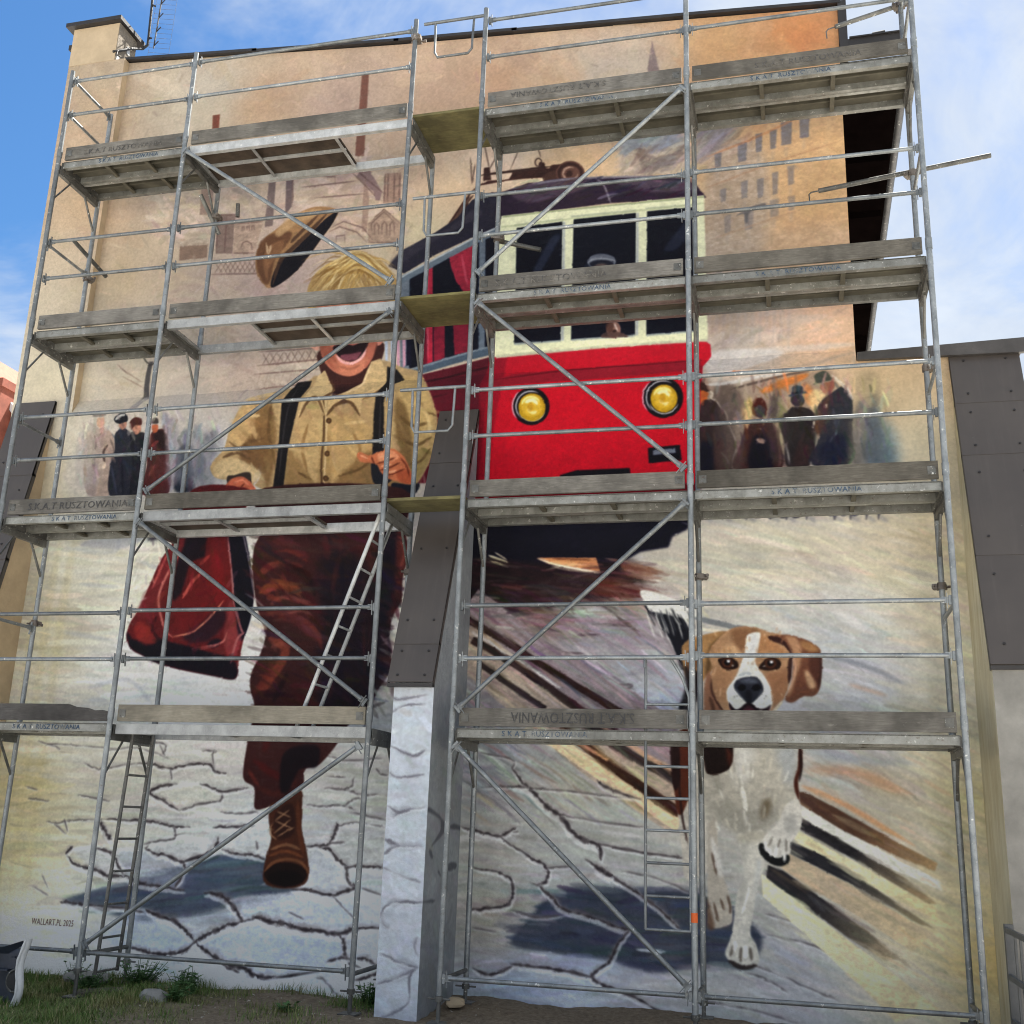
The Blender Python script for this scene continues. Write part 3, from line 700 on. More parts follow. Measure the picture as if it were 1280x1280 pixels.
for pts, w in ((Q([(150,150),(210,165),(240,182)]),1.4),(Q([(600,150),(660,165),(652,205)]),1.8),(Q([(330,230),(390,260),(430,255),(545,237)]),1.8),(Q([(545,237),(610,240),(680,258),(740,245),(830,240),(862,270),(905,278)]),2.3),(Q([(680,258),(690,305)]),1.8),
  (Q([(715,425),(660,392),(600,355),(640,330),(712,320)]),2.8),(Q([(715,425),(780,405),(880,385),(886,350)]),2.2),(Q([(860,272),(850,200),(862,190),(800,184)]),1.8),(Q([(800,318),(860,340),(890,350),(995,334)]),2.3),(Q([(880,430),(940,438),(1035,435)]),2.2),
  (Q([(400,460),(520,465),(600,470),(640,475),(690,490),(765,492)]),2.4),(Q([(690,490),(702,520),(690,540),(610,552),(575,562)]),2.2),(Q([(850,495),(930,490),(1020,486)]),2.4),(Q([(582,578),(620,598),(660,602),(732,630),(830,596),(862,570),(872,530)]),3.4),(Q([(885,582),(950,600),(1010,603),(1058,622)]),3),
  (Q([(732,630),(738,665),(700,735)]),2.4),(Q([(265,600),(300,640),(370,660),(430,685),(500,690),(560,715),(640,730),(735,745)]),3.6),(Q([(290,570),(265,600)]),2.4),(Q([(402,462),(412,492),(430,522),(447,545)]),3.8),(Q([(385,575),(440,595),(462,622),(492,685)]),3),(Q([(440,595),(472,584)]),2.2),(Q([(185,470),(230,475),(300,465),(400,462)]),1.6),(Q([(218,480),(266,522)]),1.6),(Q([(168,680),(192,742)]),1.4),
  (Q([(240,790),(290,795),(350,805),(390,815),(505,820)]),3.2),(Q([(815,755),(870,762),(910,785),(940,820),(960,855),(975,870)]),4.2),(Q([(975,870),(1040,855),(1080,875),(1140,890),(1290,910)]),4.6),(Q([(975,870),(900,890),(840,915),(780,950)]),4.2),(Q([(580,820),(640,850),(700,870),(740,905),(780,950)]),4.2),(Q([(780,950),(740,985),(680,1000),(600,995),(560,985),(515,970)]),4),
  (Q([(780,950),(820,985),(870,1020),(920,1045),(980,1060),(1020,1085),(1100,1095),(1290,1068)]),5),(Q([(860,1015),(900,1050),(960,1075)]),2.4),(Q([(100,330),(150,345)]),1.2),(Q([(110,380),(200,385)]),1.2),(Q([(310,365),(440,388)]),1.4),(Q([(180,165),(240,160),(360,170),(480,182)]),1.2),
  (U([(250,185),(330,190),(440,190),(500,212)]),1.8),(U([(440,190),(500,152),(545,157)]),1.8),(U([(340,100),(440,110),(520,130),(620,136)]),2),(U([(440,110),(478,90),(490,48)]),2),(U([(600,0),(620,25),(660,40)]),1.8),(U([(350,42),(450,44)]),1.4),(U([(402,270),(405,300),(385,345),(360,385),(310,390),(250,388)]),3),(U([(360,377),(445,372)]),2.2),(U([(405,292),(500,272),(650,300)]),1.4),(U([(470,225),(560,240),(655,262)]),1.6),
  (U([(318,398),(370,410),(420,470),(450,495),(460,560),(482,592)]),3.2),(U([(450,495),(520,492),(600,495),(640,506)]),2.8),(U([(170,608),(260,612),(380,635),(440,615),(500,600),(488,575)]),4),(U([(380,635),(430,690),(500,760)]),1.6),(U([(-20,742),(60,765),(150,780),(220,805),(320,815),(410,830),(500,805),(630,800)]),4.6),(U([(410,830),(440,870),(445,920),(470,975),(520,1000)]),3.4),
  (U([(350,970),(430,950),(472,962)]),2.6),(U([(500,950),(560,960),(625,1000)]),3.4),(U([(490,1062),(600,1030),(630,1022)]),3),(U([(290,1050),(340,1060),(400,1130),(450,1155)]),2),(U([(530,600),(632,636)]),1.6),
  ([(395,935),(425,950),(478,948)],1.8),([(130,940),(170,935),(215,950)],1.4),([(320,1050),(322,1062)],2),([(440,1015),(478,1025)],1.6),([(200,930),(206,944)],1.6),([(80,1025),(84,1040)],1.4),
  ([(40,1108),(60,1120)],1.3),([(105,1130),(150,1135),(180,1140)],2.6),([(360,1140),(380,1150)],1.4),
  ([(575,1033),(600,1040),(625,1045),(645,1034)],3),([(625,1045),(642,1060)],2.4),([(590,1085),(620,1090),(637,1098),(641,1116),(632,1132),(600,1136),(586,1138)],3),([(640,983),(660,985),(680,1005),(700,1020),(722,1045),(746,1056),(752,1076)],5),
  ([(640,1056),(668,1074),(684,1085),(683,1100),(672,1106)],3),([(684,1085),(712,1083)],2.2),([(672,1106),(690,1122),(705,1137),(735,1145),(775,1160),(787,1161)],3.6),([(640,1138),(670,1147),(705,1143)],2.2),
  ([(787,1161),(772,1180),(763,1200),(746,1214),(740,1222),(757,1233),(790,1245),(830,1268),(856,1284)],3.6),([(636,1205),(665,1208),(700,1212),(740,1222)],3.6),([(732,1074),(755,1090),(780,1105),(805,1122),(826,1138),(842,1154),(852,1162)],3.2),
  ([(660,985),(720,990),(782,998)],2),([(700,1018),(750,1027),(812,1035)],2),([(750,1055),(800,1065),(862,1073)],2.4),([(775,1088),(820,1098),(864,1116)],1.8),([(742,1082),(755,1090),(766,1096)],5),([(590,1210),(612,1218),(642,1207)],3),
  ([(640,960),(650,975),(660,985)],2.6),([(640,1040),(648,1040)],2),([(600,985),(630,982),(660,985)],2),([(745,975),(760,985),(800,1000)],3),([(955,1142),(985,1150),(1005,1156)],2),([(958,1168),(1010,1180),(1050,1200),(1064,1214)],2),([(940,1205),(1000,1230),(1050,1252)],2),([(930,1214),(960,1225),(985,1240)],1.8),
  ([(600,940),(640,950),(640,960)],1.6),([(590,1160),(620,1165)],1.6),([(870,1252),(940,1262),(1000,1280)],1.6)):
    crack(pts, w, .9 if w > 2.2 else .6)
for pts in ([(170,700),(210,715)],[(80,685),(140,690),(150,672)],[(100,730),(150,735)],[(80,790),(140,800)],[(110,860),(160,850),(190,880)],[(110,875),(135,874)],[(150,872),(200,868)],[(330,870),(380,880)]): S(pts, 5, (150,156,170), .35, 2)
P([(130,668),(165,662),(180,672),(150,686),(100,682)], (150,152,162), 3, .6)
for x in (198,222,262): P([(x-8,663),(x+8,660),(x+4,672),(x-14,676)], (56,54,62), 2, .8)
# ---- the rails' tail on the right
FADE = (196, 180, 142)
for pts, col, c2 in (
  ([(952,1092),(1040,1160),(1100,1205),(1175,1262),(1120,1278),(1080,1236),(1000,1162),(954,1120)], (226,222,182), (206,192,156)),
  ([(985,1066),(1060,1104),(1120,1140),(1165,1168),(1140,1190),(1080,1150),(1000,1102),(975,1085)], (184,168,144), (200,184,150)),
  ([(995,1038),(1080,1084),(1168,1132),(1174,1152),(1085,1106),(990,1054)], (224,218,180), (206,192,150)),
  ([(1002,1006),(1050,1034),(1110,1068),(1174,1100),(1178,1114),(1100,1080),(1040,1044),(1000,1022)], (214,216,208), (206,206,206)),
  ([(998,990),(1006,990),(1060,1018),(1120,1052),(1172,1079),(1168,1090),(1110,1066),(1050,1036),(1000,1005)], (84,60,48), (176,150,112)),
  ([(1001,1022),(1040,1044),(1085,1070),(1130,1098),(1172,1130),(1160,1130),(1120,1106),(1080,1081),(1000,1037)], (44,42,46), (186,168,130)),
  ([(990,1052),(1030,1070),(1075,1098),(1120,1128),(1170,1162),(1150,1155),(1100,1125),(1060,1103),(988,1067)], (44,44,50), (176,160,128)),
  ([(960,1081),(976,1086),(1040,1132),(1085,1165),(1122,1199),(1106,1200),(1060,1172),(958,1097)], (46,44,48), (176,160,128))):
    P(pts, col, 1.3, .95, False, .12, (c2, (pts[0][0]+70, pts[0][1]+40), (pts[0][0]+185, pts[0][1]+115)))
S([(1002,982),(1060,1008),(1130,1050)], 7, (200,128,72), .5, 3); S([(1010,962),(1070,966),(1134,992)], 13, (192,132,88), .4, 5); S([(1010,940),(1080,950),(1140,955)], 10, (140,150,164), .4, 4)
C.brush(420, (960,930,1190,1230), 50, 4, .52, .06, .55, 51, .08, [(226,220,190),(150,140,120),(176,180,188),(200,140,90)])
C.brush(300, (880,640,1180,900), 60, 5, .16, .05, .5, 52, .08, [(226,220,206),(160,164,176),(206,190,150)])
S([(1030,820),(1060,826),(1100,840),(1130,855)], 6, (110,116,128), .5, 2); S([(1060,855),(1110,870)], 5, (190,150,120), .5, 2)
# ---- crowds
def blob(o, s_, pts, col, soft=1.4, op=.95, tex=.16): P(tr(o[0], o[1], s_, pts), col, soft, op, True, tex)
o, s_ = (870,440), 4.923
blob(o,s_,[(40,180),(110,200),(220,200),(420,170),(700,120),(800,100),(860,160),(820,420),(700,600),(560,720),(60,720)], (142,124,110), 6, .75)
blob(o,s_,[(110,220),(240,210),(290,330),(240,420),(240,600),(120,600)], (98,84,78), 5, .8)
blob(o,s_,[(400,230),(560,160),(690,130),(660,170),(560,210),(430,250)], (208,124,58), 3, .9); blob(o,s_,[(660,190),(720,230),(740,330),(690,320),(660,260)], (206,130,72), 4, .8)
blob(o,s_,[(290,330),(340,280),(350,400),(300,440)], (206,178,120), 4, .8); blob(o,s_,[(520,270),(570,290),(560,360),(500,380)], (216,196,160), 4, .8); blob(o,s_,[(690,270),(760,230),(800,260),(760,330),(720,370)], (226,196,146), 4, .8)
blob(o,s_,[(470,430),(510,430),(540,560),(520,640)], (216,190,150), 3, .8); S(tr(*o,s_,[(210,230),(400,180),(560,140),(700,118)]), 3, (84,70,66), .8); S(tr(*o,s_,[(40,205),(200,190),(400,150),(560,130)]), 4, (206,206,208), .7); S(tr(*o,s_,[(210,130),(285,128)]), 5, (226,120,70), .8)
blob(o,s_,[(28,185),(70,205),(85,240),(50,250),(30,240)], (62,38,34)); blob(o,s_,[(28,240),(75,255),(70,290),(35,335)], (186,98,46), 1.2)
blob(o,s_,[(25,350),(80,295),(130,310),(180,380),(215,470),(238,560),(225,730),(25,740)], (56,42,44), 1.6); blob(o,s_,[(30,560),(110,570),(110,730),(30,735)], (22,24,44), 4, .8); blob(o,s_,[(120,560),(220,560),(215,720),(120,720)], (74,42,42), 4, .7)
S(tr(*o,s_,[(80,285),(120,300),(160,350),(190,390),(200,450),(235,520),(250,570)]), 2, (190,180,172), .8); S(tr(*o,s_,[(225,720),(232,640),(260,580)]), 2, (170,160,152), .7); S(tr(*o,s_,[(85,240),(100,255),(90,290)]), 3, (206,196,180), .8)
blob(o,s_,[(305,460),(355,415),(400,430),(460,425),(500,500),(525,720),(235,720),(270,580)], (66,38,38), 1.6); blob(o,s_,[(340,560),(390,500),(450,540),(470,715),(330,718)], (20,20,38), 4, .9)
blob(o,s_,[(350,380),(345,320),(375,285),(415,290),(437,340),(430,390),(390,400)], (78,32,28), 1); blob(o,s_,[(362,345),(395,325),(425,350),(420,395),(380,398)], (66,64,72), 1); S(tr(*o,s_,[(365,360),(378,345)]), 2, (150,150,156), .6)
blob(o,s_,[(370,535),(400,530),(430,545),(410,565),(380,555)], (146,122,112), 1); S(tr(*o,s_,[(370,470),(410,475)]), 2, (130,112,104), .7); S(tr(*o,s_,[(470,430),(505,520),(520,640),(515,700)]), 3, (140,110,96), .6)
blob(o,s_,[(455,360),(470,270),(500,265),(500,390),(460,395)], (92,80,76), 3, .8)
blob(o,s_,[(515,400),(560,370),(600,340),(680,345),(735,390),(738,480),(710,690),(560,705),(545,560),(520,470)], (46,40,42), 1.6); blob(o,s_,[(585,310),(590,270),(625,260),(662,280),(660,320),(620,335)], (58,52,54), 1)
P(tr(*o,s_,[(568,268),(588,255),(592,220),(610,208),(655,212),(662,238),(680,244),(672,254),(620,262),(590,276)]), (62,74,86), .8, 1); S(tr(*o,s_,[(590,255),(658,245)]), 2, (28,30,36)); S(tr(*o,s_,[(626,290),(634,300)]), 2, (130,110,104), .7); blob(o,s_,[(640,560),(700,600),(690,690),(600,695)], (70,44,44), 4, .6)
S(tr(*o,s_,[(545,560),(565,620),(575,690)]), 3, (176,170,166), .7)
blob(o,s_,[(735,380),(765,310),(810,270),(850,240),(900,215),(940,250),(962,300),(965,450),(945,690),(700,690),(745,560),(760,500),(718,500)], (50,50,60), 1.6); blob(o,s_,[(720,500),(740,390),(790,290),(830,260),(800,400),(770,500)], (96,66,54), 4, .8)
blob(o,s_,[(760,210),(800,190),(845,180),(850,220),(800,252),(775,240)], (150,98,76), 1); P(tr(*o,s_,[(718,202),(735,185),(728,145),(760,122),(800,118),(828,150),(832,172),(780,185),(745,195)]), (74,78,70), .8, 1)
S(tr(*o,s_,[(835,140),(880,180),(930,230),(955,275)]), 4, (214,206,190), .75); S(tr(*o,s_,[(790,345),(805,320)]), 3, (206,190,170), .8); S(tr(*o,s_,[(730,420),(720,470)]), 3, (206,196,180), .8); S(tr(*o,s_,[(820,560),(870,490)]), 3, (130,130,140), .6); blob(o,s_,[(750,600),(900,500),(940,640),(800,690)], (30,36,60), 5, .7)
blob(o,s_,[(960,400),(1010,300),(1030,500),(1020,700),(940,690)], (116,104,90), 7, .7); blob(o,s_,[(1060,300),(1110,260),(1140,420),(1200,560),(1210,690),(1050,690),(1040,480)], (60,70,84), 8, .8); blob(o,s_,[(1150,420),(1240,500),(1260,690),(1150,690)], (110,130,140), 9, .6)
blob(o,s_,[(1000,150),(1120,140),(1120,330),(1030,330)], (150,138,112), 9, .6)
for x, y, h_, c_ in ((905,500,80,(96,84,80)),(918,492,90,(110,98,92)),(972,490,80,(80,72,72)),(1078,505,80,(96,100,108)),(1096,515,70,(110,120,130))):
    C.ell((x,y), 4.5, 6, c_, 3, .55); P([(x-9,y+9),(x+9,y+8),(x+11,y+h_),(x-11,y+h_)], c_, 5, .45)
C.brush(360, (876,475,1115,582), 20, 3.4, 1.45, .16, .6, 61, .4)
for x, w_ in ((880,10),(905,12),(935,14),(965,10),(985,16),(1010,12),(1045,20),(1065,14),(1085,10),(1100,10)):
    S([(x,630),(x-2,650)], w_*.7, (74,72,84), .8, 1.5, 2); S([(x,646),(x+10,652)], 5, (130,130,140), .5, 2)
for x in range(900,1010,16): P([(x-5,625),(x+6,625),(x+5,645),(x-6,646)], (44,44,58), 1.5, .8)
for x in (1040,1056,1070): P([(x-6,625),(x+6,625),(x+4,642),(x-5,644)], (52,54,76), 1.5, .8)
o, s_ = (80,490), 6.095
blob(o,s_,[(60,480),(140,300),(240,180),(420,150),(620,140),(900,160),(1100,300),(1100,760),(60,780)], (186,180,174), 10, .5)
blob(o,s_,[(240,290),(305,270),(360,310),(385,380),(382,500),(350,560),(345,785),(190,790),(150,640),(150,470),(165,340)], (170,150,138), 1.6); blob(o,s_,[(150,330),(235,300),(240,480),(180,620),(140,560)], (182,168,152), 3, .7); blob(o,s_,[(170,600),(240,560),(240,780),(180,785)], (150,138,136), 3, .7)
blob(o,s_,[(255,200),(300,195),(305,240),(280,275),(250,255)], (206,168,142), 1); P(tr(*o,s_,[(218,188),(245,150),(300,145),(322,178),(280,186)]), (134,126,120), 1, .9)
S(tr(*o,s_,[(230,330),(245,370),(240,440)]), 2, (96,78,72), .8); S(tr(*o,s_,[(290,300),(245,380),(240,440)]), 1.6, (96,78,72), .7); S(tr(*o,s_,[(335,400),(300,460),(310,540)]), 3, (70,54,52), .8); blob(o,s_,[(250,560),(300,530),(325,560),(300,590),(255,590)], (212,192,172), 1); S(tr(*o,s_,[(350,350),(380,470),(345,780)]), 2, (104,92,88), .7)
blob(o,s_,[(390,320),(440,280),(500,300),(535,350),(530,500),(515,782),(345,785),(355,540),(385,450)], (40,42,54), 1.4); blob(o,s_,[(420,235),(475,225),(470,275),(435,285)], (170,124,106), 1); P(tr(*o,s_,[(380,212),(400,180),(450,155),(482,180),(486,215),(470,228),(410,240)]), (34,36,44), .8, 1); S(tr(*o,s_,[(390,210),(430,180),(470,172)]), 3, (210,210,206), .9)
blob(o,s_,[(505,330),(550,310),(615,315),(650,400),(620,560),(600,780),(500,782),(520,560)], (32,32,42), 1.4); blob(o,s_,[(525,260),(580,250),(585,300),(550,325),(525,305)], (186,132,112), 1); P(tr(*o,s_,[(498,255),(512,215),(545,192),(588,205),(590,250),(540,255),(515,290)]), (82,44,42), .8, 1)
blob(o,s_,[(655,330),(735,282),(770,300),(795,400),(802,760),(600,782),(630,560)], (80,36,36), 1.4); blob(o,s_,[(680,320),(750,290),(790,360),(790,450),(720,420)], (46,30,34), 2, .9); blob(o,s_,[(670,255),(715,250),(712,300),(680,310)], (176,96,66), 1); P(tr(*o,s_,[(655,235),(680,200),(712,195),(716,240)]), (70,62,62), .8, 1); S(tr(*o,s_,[(660,420),(720,370)]), 4, (140,66,62), .8); S(tr(*o,s_,[(650,640),(690,560)]), 3, (150,90,84), .7)
blob(o,s_,[(740,190),(770,160),(805,180),(800,230),(765,250)], (136,134,146), 2, .8); blob(o,s_,[(770,270),(820,280),(860,360),(860,600),(830,740),(800,740),(800,450)], (156,150,160), 3, .7)
blob(o,s_,[(855,480),(885,420),(925,400),(970,420),(988,560),(985,745),(840,752),(850,600)], (46,52,64), 2); blob(o,s_,[(995,460),(1040,450),(1070,500),(1080,560),(1030,650),(1010,710),(990,600)], (92,104,118), 4, .75); blob(o,s_,[(1100,330),(1150,300),(1160,480),(1110,500)], (104,104,110), 5, .7); S(tr(*o,s_,[(975,320),(995,310),(996,360)]), 4, (100,100,106), .6)
for x, y, h_, c_ in ((104,545,60,(176,168,166)),(118,535,66,(166,156,150)),(216,528,70,(150,146,156)),(232,540,62,(120,126,138)),(246,535,70,(136,136,146)),(258,545,60,(110,116,128)),(270,538,64,(150,150,158))):
    C.ell((x,y), 4, 5, c_, 2.5, .6); P([(x-7,y+8),(x+7,y+7),(x+9,y+h_),(x-8,y+h_)], c_, 4, .5)
C.brush(260, (95,515,275,610), 20, 3.4, 1.5, .14, .55, 62, .4)
S(tr(*o,s_,[(360,560),(400,780)]), 3, (70,76,96), .6); S(tr(*o,s_,[(440,520),(450,780)]), 3, (24,26,40), .6)
# ---- cap flying off
P(Z([(605,640),(740,545),(830,520),(912,545),(850,650),(720,820),(600,902),(560,882),(530,835),(528,740),(570,670)]), (166,124,82), .9, 1, True, .1)
P(Z([(912,545),(880,610),(850,650),(720,820),(600,902),(625,800),(690,740),(770,660),(860,575)]), (26,24,38), 1, 1, True, .1)
P(Z([(540,700),(600,650),(690,640),(680,690),(620,760),(590,880),(555,870),(530,800)]), (104,66,46), 2, .8); P(Z([(560,770),(600,700),(660,680),(640,740),(590,800),(580,870)]), (150,104,70), 2, .9)
P(Z([(620,640),(700,560),(830,530),(800,570),(720,600),(640,660)]), (196,158,112), 3, .8); S(Z([(860,555),(770,650),(700,715),(640,780),(605,890)]), 5, (84,58,46), .9); S(Z([(820,560),(730,650),(690,690)]), 4, (84,56,44), .8); S(Z([(575,690),(585,740),(600,700)]), 3, (216,186,150), .7)
# ---- boy: hair, face, neck
P([(384,372),(386,356),(396,340),(412,328),(430,321),(450,317),(470,321),(486,336),(497,354),(495,372),(488,392),(470,384),(430,384),(402,396),(388,392)], (186,150,92), 1, 1, True, .12)
P([(402,436),(476,426),(472,462),(458,485),(440,494),(428,496),(410,486),(402,468)], (74,40,38), 1.2, 1); P([(416,486),(440,482),(456,480),(440,500),(420,506)], (54,30,32), 2, .8)
P([(398,378),(430,372),(478,366),(478,400),(470,430),(466,446),(455,462),(440,470),(424,468),(410,458),(401,440),(398,410)], (206,126,100), .9, 1, True, .06)
P([(398,418),(412,418),(414,432),(420,448),(426,464),(412,458),(402,442)], (162,88,68), 2, .8); P([(456,430),(476,410),(472,430),(464,450),(456,458)], (188,102,82), 2, .75); P([(412,448),(424,456),(446,456),(458,446),(460,452),(448,464),(436,469),(422,464)], (224,144,108), 3, .4)
P([(414,418),(424,424),(436,428),(456,422),(462,416),(440,410)], (230,160,138), 2, .85); P([(388,426),(396,424),(399,436),(395,438),(389,434)], (224,160,138), .8); C.ell((394,430), 2, 3.4, (70,34,30), .8); P([(472,420),(480,415),(478,428),(472,432)], (222,140,120), .8); S([(474,426),(478,420)], 2, (120,50,44))
P([(416,434),(426,429),(440,431),(452,427),(461,424),(458,436),(452,446),(440,452),(428,449),(420,442)], (44,24,32), .8, 1); P([(426,444),(440,442),(452,440),(446,449),(436,451),(428,449)], (142,76,92), 1.2, .95)
S([(420,444),(428,452),(440,454),(452,447),(458,436)], 3.4, (236,176,176), .95, .8); S([(424,458),(438,461),(450,456)], 3, (160,90,70), .6, 1.5); S([(416,433),(428,428),(440,431),(452,426),(462,423)], 2.2, (206,120,110), .8)
P([(424,394),(434,391),(434,397),(424,398)], (50,30,26), .8); P([(452,390),(464,386),(464,392),(453,394)], (50,30,26), .8); S([(438,398),(434,410),(441,413)], 3, (160,80,62), .7)
hr = np.random.default_rng(9)
for k in range(150):
    t = hr.random(); x0_, y0_ = 447+hr.normal(0,6), 330+hr.normal(0,5)
    a_ = math.radians(hr.uniform(100, 250) if t < .62 else hr.uniform(-10, 70)); L_ = hr.uniform(22, 62) if t < .62 else hr.uniform(16, 48)
    ex, ey = x0_+math.cos(a_)*L_*1.05, y0_+abs(math.sin(a_))*L_*.85+hr.uniform(2,14)
    if ey > 396: continue
    S([(x0_,y0_),((x0_+ex)/2+hr.normal(0,4),(y0_+ey)/2-8),(ex,ey)], hr.uniform(1.2,3.6), [(226,196,120),(206,164,84),(150,106,46),(140,104,60),(236,214,160),(190,146,66)][hr.integers(6)], .75, .6, 2)
for k in range(60):
    y = hr.uniform(322,340); S([(420+hr.uniform(-16,16),y+6),(450,y-8+hr.uniform(-2,6)),(478+hr.uniform(0,16),y+hr.uniform(10,26))], hr.uniform(1,3), [(226,198,126),(206,164,84),(150,108,50),(238,216,156)][hr.integers(4)], .6, .6)
P([(440,372),(452,384),(478,378),(486,368),(484,392),(440,394)], (150,86,60), 2, .7); S([(440,392),(452,394),(468,390)], 2.5, (60,36,30), .9)
# ---- boy: shirt, braces, hands
P([(398,470),(380,480),(350,488),(318,496),(302,508),(292,526),(284,548),(279,562),(264,580),(264,590),(272,598),(296,601),(318,606),(327,590),(330,575),(328,612),(505,614),(520,606),(532,588),(541,566),(547,540),(546,518),(538,492),(525,466),(505,460),(470,452),(440,500),(420,500)], (178,151,110), 1, 1, True, .10)
for q, col, soft, op in (([(300,512),(330,500),(334,540),(318,560),(296,556),(286,548)], (196,164,116), 4, .8),([(312,545),(334,530),(336,570),(326,592),(300,572)], (110,80,52), 4, .85),([(318,520),(338,506),(346,560),(336,606),(332,606)], (124,94,60), 4, .8),
    ([(268,582),(290,572),(318,584),(326,592),(316,604),(290,598),(270,596)], (206,182,140), 2, .8),([(376,520),(400,510),(400,604),(360,606),(366,560)], (194,164,116), 5, .7),([(408,520),(440,520),(468,540),(460,580),(412,606)], (190,158,108), 5, .7),
    ([(360,560),(378,580),(390,606),(356,607)], (140,110,70), 5, .7),([(420,606),(440,580),(470,560),(500,590),(500,608)], (128,96,60), 6, .7),([(500,470),(530,480),(542,520),(540,560),(522,580),(512,540),(500,500)], (184,158,108), 4, .8),([(494,500),(508,510),(516,560),(510,600),(496,560)], (108,84,52), 4, .8),
    ([(516,570),(530,560),(538,570),(520,604),(508,610)], (150,132,84), 3, .8),([(400,560),(412,540),(415,606),(398,606)], (150,118,76), 4, .5)):
    P(q, col, soft, op, True, .12)
for pts, w, col in (([(300,560),(314,552),(330,548)],4,(96,70,46)),([(286,552),(300,562),(318,566)],3,(96,70,46)),([(500,520),(516,532),(536,528)],4,(96,74,44)),([(506,552),(522,556),(540,546)],4,(92,70,42)),([(512,580),(526,576),(538,560)],3,(92,70,42)),([(340,500),(336,540),(344,580)],4,(100,74,46)),([(520,490),(530,512),(546,520)],3,(96,74,46)),
    ([(385,530),(378,560),(384,590)],4,(140,108,68)),([(440,540),(450,560),(444,580)],4,(146,112,70)),([(294,530),(310,520),(326,520)],4,(222,196,150)),([(520,500),(534,520),(538,544)],4,(212,188,138)),([(278,572),(296,566),(314,574)],4,(92,68,46)),([(430,530),(460,526)],4,(210,184,136)),([(306,500),(330,494),(346,492)],4,(216,190,144)),([(372,590),(390,600)],3,(96,70,44)),([(420,596),(450,586),(470,570)],3,(100,74,46))):
    S(pts, w, col, .75, 1.6)
C.brush(220, (290,490,540,606), 24, 5, 1.1, .07, .5, 71, .7, [(216,190,146),(120,92,60)])
S([(404,500),(405,540),(402,575),(402,607)], 2.6, (84,60,40), .9, .7, 0); S([(407,500),(408,540),(405,607)], 1.8, (222,200,158), .7, .6, 0)
for c_ in ((411,526),(409,567),(407,598)): C.ell(c_, 3.2, 3.4, (110,80,50)); C.ring(c_, 2.6, 2.6, 1.2, (70,48,32))
P([(372,522),(376,505),(384,490),(398,470),(406,462),(412,476),(418,488),(402,498),(408,518),(404,520),(394,497),(384,502),(378,516)], (204,178,132), .8, 1, False, .1)
P([(416,496),(430,490),(452,478),(464,452),(476,448),(484,470),(480,484),(466,492),(452,500),(451,518),(440,506),(430,498),(418,506),(408,516),(410,502)], (202,174,128), .8, 1, False, .1)
S([(374,522),(384,503),(396,497),(406,520)], 3.4, (92,66,44), .8, 1.2); S([(408,520),(420,506),(438,503),(450,520)], 4, (92,66,44), .85, 1.4); S([(452,500),(468,492),(482,482)], 3, (110,82,54), .7); S([(402,498),(416,488),(414,474)], 3, (96,66,46), .8); S([(464,456),(452,480),(430,492)], 2.5, (226,202,160), .8)
for q in ([(372,478),(390,476),(374,500),(360,560),(354,610),(341,610),(348,560),(352,505),(362,488)],[(484,458),(496,462),(506,474),(490,480),(480,500),(480,566),(466,567),(467,520),(470,492),(482,478)]):
    P(q, (30,28,32), .8, 1, False, .12)
S([(372,482),(358,520),(348,600)], 2, (74,70,72), .6); S([(476,496),(474,560)], 2, (74,70,72), .6); P([(466,566),(480,566),(484,580),(490,600),(470,606),(464,590)], (34,36,46), 1.2, 1)
P([(446,569),(450,565),(462,569),(470,566),(482,562),(492,561),(504,570),(512,585),(515,598),(512,606),(498,602),(484,598),(476,590),(470,580),(456,579),(449,576)], (196,116,80), .8, 1, True, .08)
P([(472,568),(488,563),(498,570),(492,576),(476,578)], (222,152,114), 1.5, .8); P([(496,590),(512,588),(514,604),(500,602)], (176,86,56), 2, .8)
for pts in ([(470,580),(484,576),(494,572)],[(474,588),(488,584),(500,578)],[(480,595),(494,591),(506,586)],[(464,570),(468,580)],[(500,572),(508,582),(512,596)]): S(pts, 2, (100,44,30), .85, .8)
for pts in ([(474,572),(488,567)],[(476,583),(490,580)],[(482,591),(496,588)],[(450,569),(460,573)]): S(pts, 2, (236,180,144), .8, .8)
P([(490,604),(512,606),(524,604),(520,616),(494,618)], (28,30,44), 1.2, 1)
P([(284,596),(293,594),(308,590),(314,594),(310,612),(288,612)], (62,52,48), 1.2, 1); P([(282,612),(286,602),(293,597),(304,596),(314,604),(318,614)], (196,108,80), .8, 1); S([(292,604),(303,600),(310,606)], 2, (226,150,118), .8); S([(298,612),(306,604)], 2, (110,50,36), .8)
# ---- bag
P([(240,612),(300,610),(300,640),(304,668),(311,705),(317,740),(312,772),(306,792),(299,824),(296,846),(286,849),(268,845),(230,838),(200,830),(180,820),(165,812),(158,798),(162,780),(172,764),(186,734),(200,702),(214,682),(222,668)], (98,30,34), .9, 1, True, .12)
P([(159,790),(168,800),(190,794),(204,800),(250,812),(292,826),(294,848),(268,845),(200,830),(178,819),(162,808)], (20,16,32), 2.5, .95); P([(284,650),(302,650),(317,740),(308,790),(298,800),(294,760),(290,720)], (17,16,34), 1.5, .97)
P([(238,660),(262,660),(260,692),(238,704),(228,738),(216,750),(218,720),(226,690)], (26,18,32), 3, .9); P([(262,655),(282,655),(290,730),(284,752),(264,764),(240,790),(222,786),(216,774),(228,744),(252,716)], (106,30,34), 3, .9); P([(264,700),(272,690),(286,740),(270,756)], (124,28,34), 4, .7)
P([(214,684),(232,672),(222,700),(204,740),(196,770),(170,770),(186,736)], (114,44,48), 4, .8); P([(168,782),(180,778),(196,800),(184,806),(172,800)], (150,52,46), 4, .8); P([(288,750),(298,790),(302,800),(290,826),(280,800)], (150,70,72), 4, .7)
